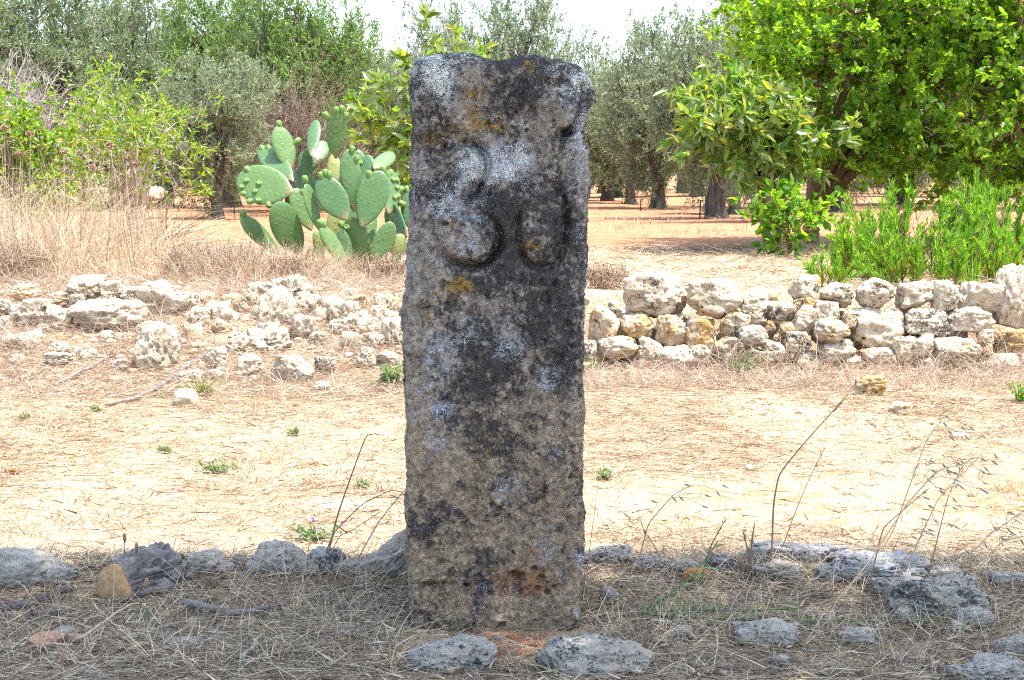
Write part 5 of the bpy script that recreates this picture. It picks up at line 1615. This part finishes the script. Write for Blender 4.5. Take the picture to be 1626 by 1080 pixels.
stalk([(505, 890), (530, 845), (575, 800), (620, 778), (640, 782)], 3.95, .0022, 'lower dry stalk arching right towards the milestone', 2, 1)
stalk([(512, 890), (540, 850), (560, 842), (600, 815)], 4.0, .0018, 'thinnest dry stalk arching beside the taller bent one', 3, 1)
stalk([(1226, 858), (1228, 800), (1237, 752), (1280, 700), (1345, 628)], 3.95, .0032, 'tallest dry stalk rising to the right from the layered rock', 4, 2)
stalk([(1232, 850), (1262, 815), (1285, 760), (1308, 715)], 3.97, .0017, 'thinner dry stalk beside the tallest one', 5, 1)
stalk([(1375, 955), (1392, 880), (1402, 838), (1440, 805), (1475, 775)], 3.75, .0022, 'brown dry stalk with a kink before the long flat rock', 6, 1)
stalk([(1474, 895), (1490, 850), (1505, 790), (1528, 740)], 3.9, .0020, 'leaning dark stalk at the right end of the kerb', 7, 2)
stalk([(1192, 895), (1186, 868), (1180, 842)], 3.9, .0032, 'short dark stub stalk at the left of the layered rock', 8, 2)
stalk([(1192, 890), (1194, 860), (1198, 832)], 3.9, .0034, 'second short dark stub just right of the first', 9, 2)
stalk([(1060, 905), (1040, 870), (1022, 840), (1015, 822)], 3.95, .0014, 'thin branched dry stalk right of the milestone', 10, 2)
stalk([(1110, 910), (1128, 868), (1150, 828)], 3.85, .0026, 'greenish stalk leaning right above the trailing stems', 11, 2, 'green_stem')
stalk([(930, 800), (950, 770)], 3.9, .0012, 'short dry stem showing beside the right edge of the milestone', 12, 0)
stalk([(485, 925), (488, 890), (490, 868)], 3.75, .0016, 'thin stalk with a brown bud before the rounded kerb rock', 13, 2)
stalk([(1030, 1075), (1052, 985), (1075, 900), (1105, 818)], 3.40, .0012, 'long faint straw stem rising from the big humped rock', 14, 0, 'straw_shade')
stalk([(1330, 1075), (1342, 1010), (1365, 900), (1395, 830)], 3.38, .0016, 'long straw stem in the right foreground', 15, 1, 'straw_shade')
def bud_stem(px, y0, y1, Y, label, seed):
    root = stalk([(px, y0), (px - 1, (y0 + y1) / 2), (px + 1, y1)], Y, .0018, label, seed, 0, 'green_stem', 'budded_stem')
    z = p_y(px + 1, y1, Y) - np.array(root.location)
    mb = MB(); tube(mb, [z - np.array([0, 0, .006]), z + np.array([0, 0, .004]), z + np.array([0, 0, .014]), z + np.array([0, 0, .02])], [.002, .0055, .005, .002], 8)
    obj('seed_bud', mb.mesh('seed_bud', True), M['stalk'], root)
bud_stem(197, 965, 858, 3.75, 'taller thin green stem with a brown bud in front of the log', 31)
bud_stem(216, 960, 873, 3.78, 'shorter thin green stem with a brown bud in front of the log', 32)
bud_stem(232, 1060, 930, 3.42, 'straggly green stem right of the tan log end', 33)

oat_me = MB()
_rg = np.random.default_rng(3)
_d = unit(np.array([[1, .10, .02], [1, -.10, .0], [1, 0, .10]]))
leaves4(oat_me, np.zeros((3, 3)), _d, perp(_d, _rg), .026, .0052, .3)
prisms(oat_me, np.array([[.018, 0, 0]]), np.array([[.045, .004, .004]]), .0005, .0003)
oat_me = oat_me.mesh('spikelet'); oat_me.materials.append(M['oat'])
def wild_oat(pix, Y, n, label, seed, depth=0.0):
    rg = np.random.default_rng(seed)
    P = np.array([p_y(x, y, Y) for x, y in pix]); x0 = P[0].copy(); x0[2] = gzs(x0[0], x0[1]); P = P - x0; P[0] = 0
    t = np.linspace(0, 1, 24); tt = np.linspace(0, 1, len(P))
    C = np.stack([np.interp(t, tt, P[:, i]) for i in range(3)], -1)
    C[1:-1] = (C[:-2] + 2 * C[1:-1] + C[2:]) / 4
    root = empty('wild_oat', x0); tag(root, label, 'wild oat', 'dry wild oats on the verge')
    mb = MB(); tube(mb, C, np.linspace(.0024, .0011, 24), 5)
    for k in range(n):
        u = rg.uniform(.45, 1.0)
        p = np.array([np.interp(u, t, C[:, i]) for i in range(3)])
        e = p + np.array([rg.uniform(-.03, .11), rg.uniform(-.04, .04), rg.uniform(-.03, .05)])
        q = (p + e) / 2 + np.array([0, 0, .012])
        prisms(mb, [p, q], [q, e], .0009, .0008)
        dv = Vector((rg.uniform(.4, 1), rg.uniform(-.3, .3), rg.uniform(-.75, -.2))).normalized()
        o = obj('spikelet', oat_me, None, root)
        o.matrix_basis = Matrix.Translation(e) @ dv.to_track_quat('X', 'Z').to_matrix().to_4x4()
    obj('stem', mb.mesh('stem', True), M['straw_shade'], root)
wild_oat([(1320, 1000), (1375, 900), (1440, 800), (1490, 745), (1540, 735)], 3.7, 16, 'wild oat arching right in front of the long flat rock', 1)
wild_oat([(1400, 1010), (1440, 900), (1490, 790), (1560, 720)], 3.8, 15, 'wild oat behind the arching one reaching up toward the wall', 2)
wild_oat([(1440, 1020), (1500, 920), (1570, 850), (1640, 800)], 3.6, 16, 'wild oat drooping over the right edge of the verge', 3)
wild_oat([(1500, 1000), (1540, 920), (1590, 860), (1650, 845)], 3.75, 13, 'lowest wild oat at the right edge', 4)
wild_oat([(1010, 905), (1030, 830), (1070, 785), (1100, 770)], 4.0, 8, 'small faint wild oat right of the milestone', 5)
wild_oat([(560, 900), (600, 830), (640, 780), (670, 760)], 4.0, 6, 'small wild oat leaning toward the left side of the milestone', 6)
wild_oat([(1380, 900), (1420, 840), (1470, 700), (1500, 660)], 3.95, 10, 'tallest wild oat against the sunlit track at right', 7)

# trailing green stems on the right
def trailing(pix, label, seed, lv=26):
    rg = np.random.default_rng(seed)
    P = np.array([p_y(x, y, Y) for x, y, Y in pix]); x0 = P[0].copy(); P = P - x0
    t = np.linspace(0, 1, 30); tt = np.linspace(0, 1, len(P))
    C = np.stack([np.interp(t, tt, P[:, i]) for i in range(3)], -1)
    root = empty('trailing_plant', x0); tag(root, label, 'plant')
    mb = MB(); tube(mb, C, np.linspace(.0028, .0014, 30), 6); obj('stem', mb.mesh('stem', True), M['green_stem'], root)
    u = rg.uniform(0, 1, lv) ** 1.3
    pos = np.stack([np.interp(u, t, C[:, i]) for i in range(3)], -1)
    ld = unit(np.array([1, 0, .1]) + rg.normal(size=(lv, 3)) * .6)
    mb = MB(); leaves8(mb, pos, ld, perp(ld, rg, 1), .055 * rg.uniform(.4, 1.2, lv), .008)
    obj('leaves', mb.mesh('leaves'), M['small_weed'], root)['kind'] = 'stuff'
trailing([(1015, 972, 3.62), (1090, 968, 3.60), (1180, 970, 3.58), (1275, 966, 3.58)], 'upper of two horizontal green trailing stems on the verge', 1)
trailing([(1018, 974, 3.60), (1080, 980, 3.56), (1200, 985, 3.52), (1380, 986, 3.52), (1520, 980, 3.52)], 'lower longer green trailing stem reaching right across the verge', 2, 30)
trailing([(1020, 972, 3.62), (1060, 945, 3.62), (1100, 915, 3.66), (1140, 860, 3.70)], 'green stem rising right from the root of the trailing ones', 3, 16)

# ------------------------------------------------------------------ thin dark irrigation posts and far white rocks
for px, Y, h, lab in ((373, 24.0, .40, 'thin dark irrigation post right of the forked olive trunk'), (1110, 23.5, .32, 'thin dark irrigation post left of the thick pale trunk'), (1250, 17.2, .33, 'dark irrigation post in front of the loquat tree'), (1016, 30, .3, 'far small irrigation post left of the straight dark trunk'), (82, 12.2, .36, 'thin dark post in the dry grass at left')):
    x = (px - 813) / F * Y
    mb = MB(); tube(mb, [(0, 0, -.1), (.006, 0, h * .5), (.012, 0, h)], [.011, .011, .010], 8)
    o = obj('irrigation_post', mb.mesh('irrigation_post', True), M['post'], None, (x, Y, gzs(x, Y)))
    tag(o, lab, 'post', 'irrigation posts in the orchard')
for i, (x, y, w, h, Y, lab) in enumerate([(100, 318, 60, 36, 27, 'leftmost big white rock of the pile far under the olives'), (150, 312, 50, 34, 27.5, 'white rock second from the left of the far pile'), (205, 312, 60, 30, 28, 'white rock right of the dark trunk in the far pile'), (238, 308, 46, 26, 28.5, 'rightmost white rock of the far pile'),
                                          (10, 335, 40, 46, 25, 'white rock of the far pile at the left edge'), (335, 290, 28, 40, 34, 'white boulder glimpsed through the fork of the grey olive'), (410, 292, 60, 20, 36, 'pale low rock far behind the fork of the grey olive')]):
    o = put_rock('far_rock', x, y, w, h, M['rock_white'], 3300 + i * 3, Y=Y, depth=.8, sub=3)
    tag(o, lab, 'rock', 'white rocks piled far back in the orchard')

# ------------------------------------------------------------------ straw, dry grass and litter: nobody could count it
def scatter(n, y0, y1, rng, xk=.40, xo=.5, xlo=None, xhi=None):
    y = np.sqrt(rng.uniform(0, 1, n) * (y1 ** 2 - y0 ** 2) + y0 ** 2) if y1 / y0 > 1.3 else rng.uniform(y0, y1, n)
    h = xk * y + xo
    x = rng.uniform(-1, 1, n) * h
    if xlo is not None: x = rng.uniform(xlo, xhi, n)
    return x, y

def stuff(name, label, mb, mat, cat='dry grass'):
    o = obj(name, mb.mesh(name), mat); tag(o, label, cat, kind='stuff'); return o

def clear_foot(x, y, rng, *arr):
    k = ~((np.abs(x + .045) < .25) & (y > 3.28) & (y < 3.60) & (rng.uniform(size=len(x)) < .82))
    return [x[k], y[k]] + [a[k] if isinstance(a, np.ndarray) else a for a in arr]

def lying(mb, x, y, rng, L, W, bend, up=.10, segs=2):
    x, y, L, W, bend = clear_foot(x, y, rng, L, W, bend)
    n = len(x)
    a = rng.uniform(0, 6.28, n)
    d = unit(np.stack([np.cos(a), np.sin(a), np.abs(rng.normal(size=n)) * up], -1))
    z = gz(x, y) + .003 + np.abs(rng.normal(size=n)) * .006
    blades(mb, np.stack([x, y, z], -1), d, L, W, bend, rng, segs, .2)

def standing(mb, x, y, rng, L, W, bend, spread=.35, segs=3):
    x, y, L, W, bend = clear_foot(x, y, rng, L, W, bend)
    n = len(x)
    d = unit(rng.normal(size=(n, 3)) * np.array([1, 1, .2]) * spread + np.array([0, 0, 1]))
    blades(mb, np.stack([x, y, gz(x, y) - .01], -1), d, L, W, bend, rng, segs)

g = np.random.default_rng(21)
mb = MB()
x, y = scatter(90000, 4.05, 8.2, g)
den = fbm(np.stack([x * 1.4, y * 1.4, x * 0], -1), 3, 44)
bare = np.exp(-((y - 5.2) / .45) ** 2 - ((x - 1.9) / .7) ** 2) + np.exp(-((y - 4.7) / .3) ** 2 - ((x - .9) / .8) ** 2)
keep = g.uniform(size=len(x)) < np.clip(.62 + 1.0 * den - .75 * bare, .06, 1)
x, y = x[keep], y[keep]
lying(mb, x, y, g, g.uniform(.04, .17, len(x)), g.uniform(.0016, .0036, len(x)), g.uniform(.1, .5, len(x)))
stuff('straw_litter', 'loose flattened straw strewn over the sunlit track', mb, M['straw'], 'straw')
mb = MB()
x, y = scatter(16000, 4.2, 8.0, g)
dn = fbm(np.stack([x * 2.2, y * 2.2, x * 0], -1), 3, 144); kp = g.uniform(size=len(x)) < np.clip(.35 + 1.6 * dn, .04, 1); x, y = x[kp], y[kp]
lying(mb, x, y, g, g.uniform(.012, .06, len(x)), g.uniform(.003, .008, len(x)), g.uniform(.0, .4, len(x)), .35)
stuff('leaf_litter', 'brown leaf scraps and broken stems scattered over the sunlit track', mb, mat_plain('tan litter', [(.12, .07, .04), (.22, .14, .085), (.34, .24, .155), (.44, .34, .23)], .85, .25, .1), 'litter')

mb = MB()
x, y = scatter(15000, 4.2, 8.0, g)
standing(mb, x, y, g, g.uniform(.02, .075, len(x)), .0026, g.uniform(.1, .7, len(x)), .8, 2)
cx, cy = scatter(520, 4.25, 8.0, g)
cd = fbm(np.stack([cx * 1.1, cy * 1.1, cx * 0], -1), 3, 45); kk = cd > -.12
cx, cy = cx[kk], cy[kk]
x = np.repeat(cx, 34) + g.normal(size=len(cx) * 34) * .035; y = np.repeat(cy, 34) + g.normal(size=len(cx) * 34) * .035
standing(mb, x, y, g, g.uniform(.03, .13, len(x)), .0026, g.uniform(.2, .9, len(x)), .7)
stuff('dry_grass', 'short dry grass tufts standing on the sunlit track', mb, M['straw'])

mb = MB()
x, y = scatter(60000, 2.7, 4.22, g, .40, .35)
kp = g.uniform(size=len(x)) < np.clip(.45 + 1.5 * fbm(np.stack([x * 4, y * 4, x * 0], -1), 3, 49), .10, 1)
x, y = x[kp], y[kp]
lying(mb, x, y, g, g.uniform(.015, .12, len(x)) * g.uniform(.6, 1.2, len(x)), g.uniform(.0012, .0030, len(x)), g.uniform(.1, .6, len(x)), .22)
x, y = scatter(5200, 2.7, 4.2, g, .40, .35)
lying(mb, x, y, g, g.uniform(.02, .075, len(x)), g.uniform(.003, .0065, len(x)), g.uniform(.0, .3, len(x)), .3)
stuff('straw_litter', 'dull matted straw and stems covering the shaded verge', mb, M['straw_shade'], 'straw')
mb = MB()
x, y = scatter(26000, 2.7, 4.22, g, .40, .35)
lying(mb, x, y, g, g.uniform(.02, .09, len(x)), g.uniform(.0014, .004, len(x)), g.uniform(.1, .6, len(x)), .15)
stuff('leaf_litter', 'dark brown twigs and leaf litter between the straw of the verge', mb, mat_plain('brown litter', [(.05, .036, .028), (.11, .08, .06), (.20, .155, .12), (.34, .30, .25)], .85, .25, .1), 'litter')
mb = MB()
cx, cy = scatter(470, 3.2, 4.15, g, .40, .3)
x = np.repeat(cx, 16) + g.normal(size=len(cx) * 16) * .03; y = np.repeat(cy, 16) + g.normal(size=len(cx) * 16) * .03
standing(mb, x, y, g, g.uniform(.035, .17, len(x)), .0022, g.uniform(.2, .9, len(x)), .55)
x, y = scatter(1500, 3.85, 4.2, g, .40, .3)
standing(mb, x, y, g, g.uniform(.04, .16, len(x)), .0022, g.uniform(.2, .8, len(x)), .4)
x = np.concatenate([g.normal(.72, .07, 260), g.normal(-.45, .06, 120), g.normal(.45, .1, 200)]); y = np.concatenate([g.normal(3.93, .04, 260), g.normal(3.85, .04, 120), g.normal(3.6, .1, 200)])
standing(mb, x, y, g, g.uniform(.04, .14, len(x)), .0024, g.uniform(.1, .6, len(x)), .4)
x, y = scatter(700, 3.35, 4.15, g, .40, .3)
standing(mb, x, y, g, g.uniform(.10, .26, len(x)), .0019, g.uniform(.2, .9, len(x)), .45, 4)
for kx, ky, kw_, kd in KR:
    m_ = int(40 + 260 * kw_)
    ax_ = g.uniform(math.pi * .95, math.pi * 2.05, m_)
    standing(mb, kx + np.cos(ax_) * kw_ * g.uniform(.85, 1.2, m_), ky + np.sin(ax_) * kd * g.uniform(.85, 1.25, m_), g, g.uniform(.025, .09, m_), .0026, g.uniform(.2, 1, m_), .8)
stuff('dry_grass', 'thin dry grass standing among the kerb rocks in the shade', mb, M['straw_shade'])

mb = MB()   # bank below the left wall and foot of the right wall
x, y = scatter(30000, 7.3, 9.6, g, 0, 1, -4.2, .2)
lying(mb, x, y, g, g.uniform(.05, .2, len(x)), .0032, g.uniform(.1, .6, len(x)), .35)
x, y = scatter(9000, 7.6, 9.5, g, 0, 1, -4.2, .2)
dn = fbm(np.stack([x * 2.5, y * 2.5, x * 0], -1), 3, 47); x, y = x[dn > -.05], y[dn > -.05]
standing(mb, x, y, g, g.uniform(.08, .28, len(x)), .003, g.uniform(.2, .9, len(x)), .6)
for bx, by, bn in ((-2.05, 8.25, 420), (-2.15, 8.45, 300), (-2.9, 8.1, 420), (-3.1, 8.3, 300), (-1.3, 8.5, 300), (-.9, 8.2, 260), (-.55, 8.6, 300), (-1.7, 8.9, 300), (-.4, 8.1, 200)):
    standing(mb, g.normal(bx, .12, bn), g.normal(by, .10, bn), g, g.uniform(.08, .30, bn), .003, g.uniform(.2, .9, bn), .6)
stuff('dry_grass', 'rosy dry grass and stems tangled over the left rubble bank', mb, M['straw_pink'])
mb = MB()
x, y = scatter(9000, 7.6, 8.36, g, 0, 1, .3, 4.4)
standing(mb, x, y, g, g.uniform(.05, .24, len(x)), .003, g.uniform(.3, 1, len(x)), .7)
cx = g.uniform(1.0, 3.6, 26); n = 24
x = np.repeat(cx, n) + g.normal(size=26 * n) * .05; y = np.full(26 * n, 8.22) + g.normal(size=26 * n) * .05
standing(mb, x, y, g, g.uniform(.15, .48, len(x)), .003, g.uniform(.3, .9, len(x)), .4)
stuff('dry_grass', 'dry grass leaning against the foot of the right hand wall', mb, M['straw_pink'])

mb = MB()   # terrace edge fringe
x, y = scatter(6000, 9.15, 10.3, g, 0, 1, -4.6, .35)
hh = (.5 + .5 * sstep(-.2, .4, fbm(np.stack([x * 1.3, y * 1.3, x * 0], -1), 3, 48))) * (1 - .6 * sstep(-2.1, -1.8, x))
standing(mb, x, y, g, g.uniform(.10, .34, len(x)) * hh, .0032, g.uniform(.1, .6, len(x)), .35)
cx = g.uniform(-2.3, -1.2, 60); x = np.repeat(cx, 60) + g.normal(size=3600) * .06; y = g.uniform(9.3, 10.2, 3600)
standing(mb, x, y, g, g.uniform(.14, .36, len(x)), .003, g.uniform(.1, .5, len(x)), .4)
stuff('dry_grass', 'pinkish dry grass fringe along the terrace edge before the prickly pear', mb, M['straw_tall'])
mb = MB()   # tall grass on the left
x, y = scatter(5000, 9.4, 12.2, g, 0, 1, -5.2, -2.4)
tl = sstep(-2.5, -3.3, x)
standing(mb, x, y, g, (.26 + 1.0 * tl * g.uniform(.35, 1, len(x))) * g.uniform(.6, 1.05, len(x)), .0042, g.uniform(.1, .95, len(x)), .36, 4)
stuff('tall_dry_grass', 'tall arching dry grass along the left behind the wall', mb, M['straw_tall'])
mb = MB()   # feathery seed heads of the tall grass
n = 260
x, y = scatter(n, 9.5, 11.5, g, 0, 1, -5.0, -2.6)
top = np.stack([x, y, gz(x, y) + g.uniform(.35, .98, n)], -1)
d = unit(np.stack([g.normal(size=n), g.normal(size=n) * .5, g.uniform(-.2, .6, n)], -1))
P = np.repeat(top, 14, 0) + np.repeat(d, 14, 0) * g.uniform(0, .16, n * 14)[:, None]
q = unit(np.repeat(d, 14, 0) + g.normal(size=(n * 14, 3)) * .5)
leaves4(mb, P, q, perp(q, g), .022, .004)
prisms(mb, np.stack([x + g.normal(size=n) * .1, y, gz(x, y)], -1), top, .002, .0015)
stuff('grass_seed_heads', 'feathery pale seed heads among the tall dry grass at left', mb, M['straw'])
mb = MB()   # terrace floor
x, y = scatter(17000, 8.9, 14, g, .40, .6)
lying(mb, x, y, g, g.uniform(.08, .25, len(x)), .005, g.uniform(.1, .6, len(x)), .25)
cx, cy = scatter(300, 9, 16, g, .4, .6)
x = np.repeat(cx, 22) + g.normal(size=len(cx) * 22) * .06; y = np.repeat(cy, 22) + g.normal(size=len(cx) * 22) * .06
standing(mb, x, y, g, g.uniform(.05, .2, len(x)), .004, g.uniform(.2, .9, len(x)), .7)
cx, cy = scatter(500, 16, 32, g, .4, .6)
x = np.repeat(cx, 18) + g.normal(size=len(cx) * 18) * .12; y = np.repeat(cy, 18) + g.normal(size=len(cx) * 18) * .12
standing(mb, x, y, g, g.uniform(.05, .2, len(x)), .007, g.uniform(.2, .9, len(x)), .7)
stuff('dry_grass', 'sparse straw and tufts on the orchard terrace floor', mb, M['straw'])
# pebbles and crumbs of limestone on the bank and track
def crumbs(n, x, y, sz, name, label, mat, seed):
    rg = np.random.default_rng(seed); v, f = ico(2); mb = MB()
    for i in range(n):
        s = sz * rg.uniform(.4, 1.2) * np.array([1, 1, .65]) * rg.uniform(.7, 1.3, 3)
        q = v * (1 + .28 * vnoise(v * 1.6 + i * 3.1, seed))[:, None] * s
        mb.add(q + np.array([x[i], y[i], float(gz(x[i:i + 1], y[i:i + 1])[0]) + s[2] * .1]), f)
    me = mb.mesh(name, False)
    o = obj(name, me, mat); tag(o, label, 'pebbles', kind='stuff')
x, y = scatter(520, 7.7, 9.5, g, 0, 1, -4.2, .1)
crumbs(520, x, y, .030, 'rubble', 'small limestone rubble scattered over the left bank', M['rock_white'], 5)
x, y = scatter(200, 4.3, 7.8, g)
crumbs(200, x, y, .010, 'gravel', 'tiny limestone crumbs in the straw of the track', M['rock_white'], 6)
x, y = scatter(420, 3.1, 4.15, g, .4, .3)
crumbs(420, x, y, .013, 'gravel', 'small grey stone chips in the litter of the verge', M['rock_grey'], 7)
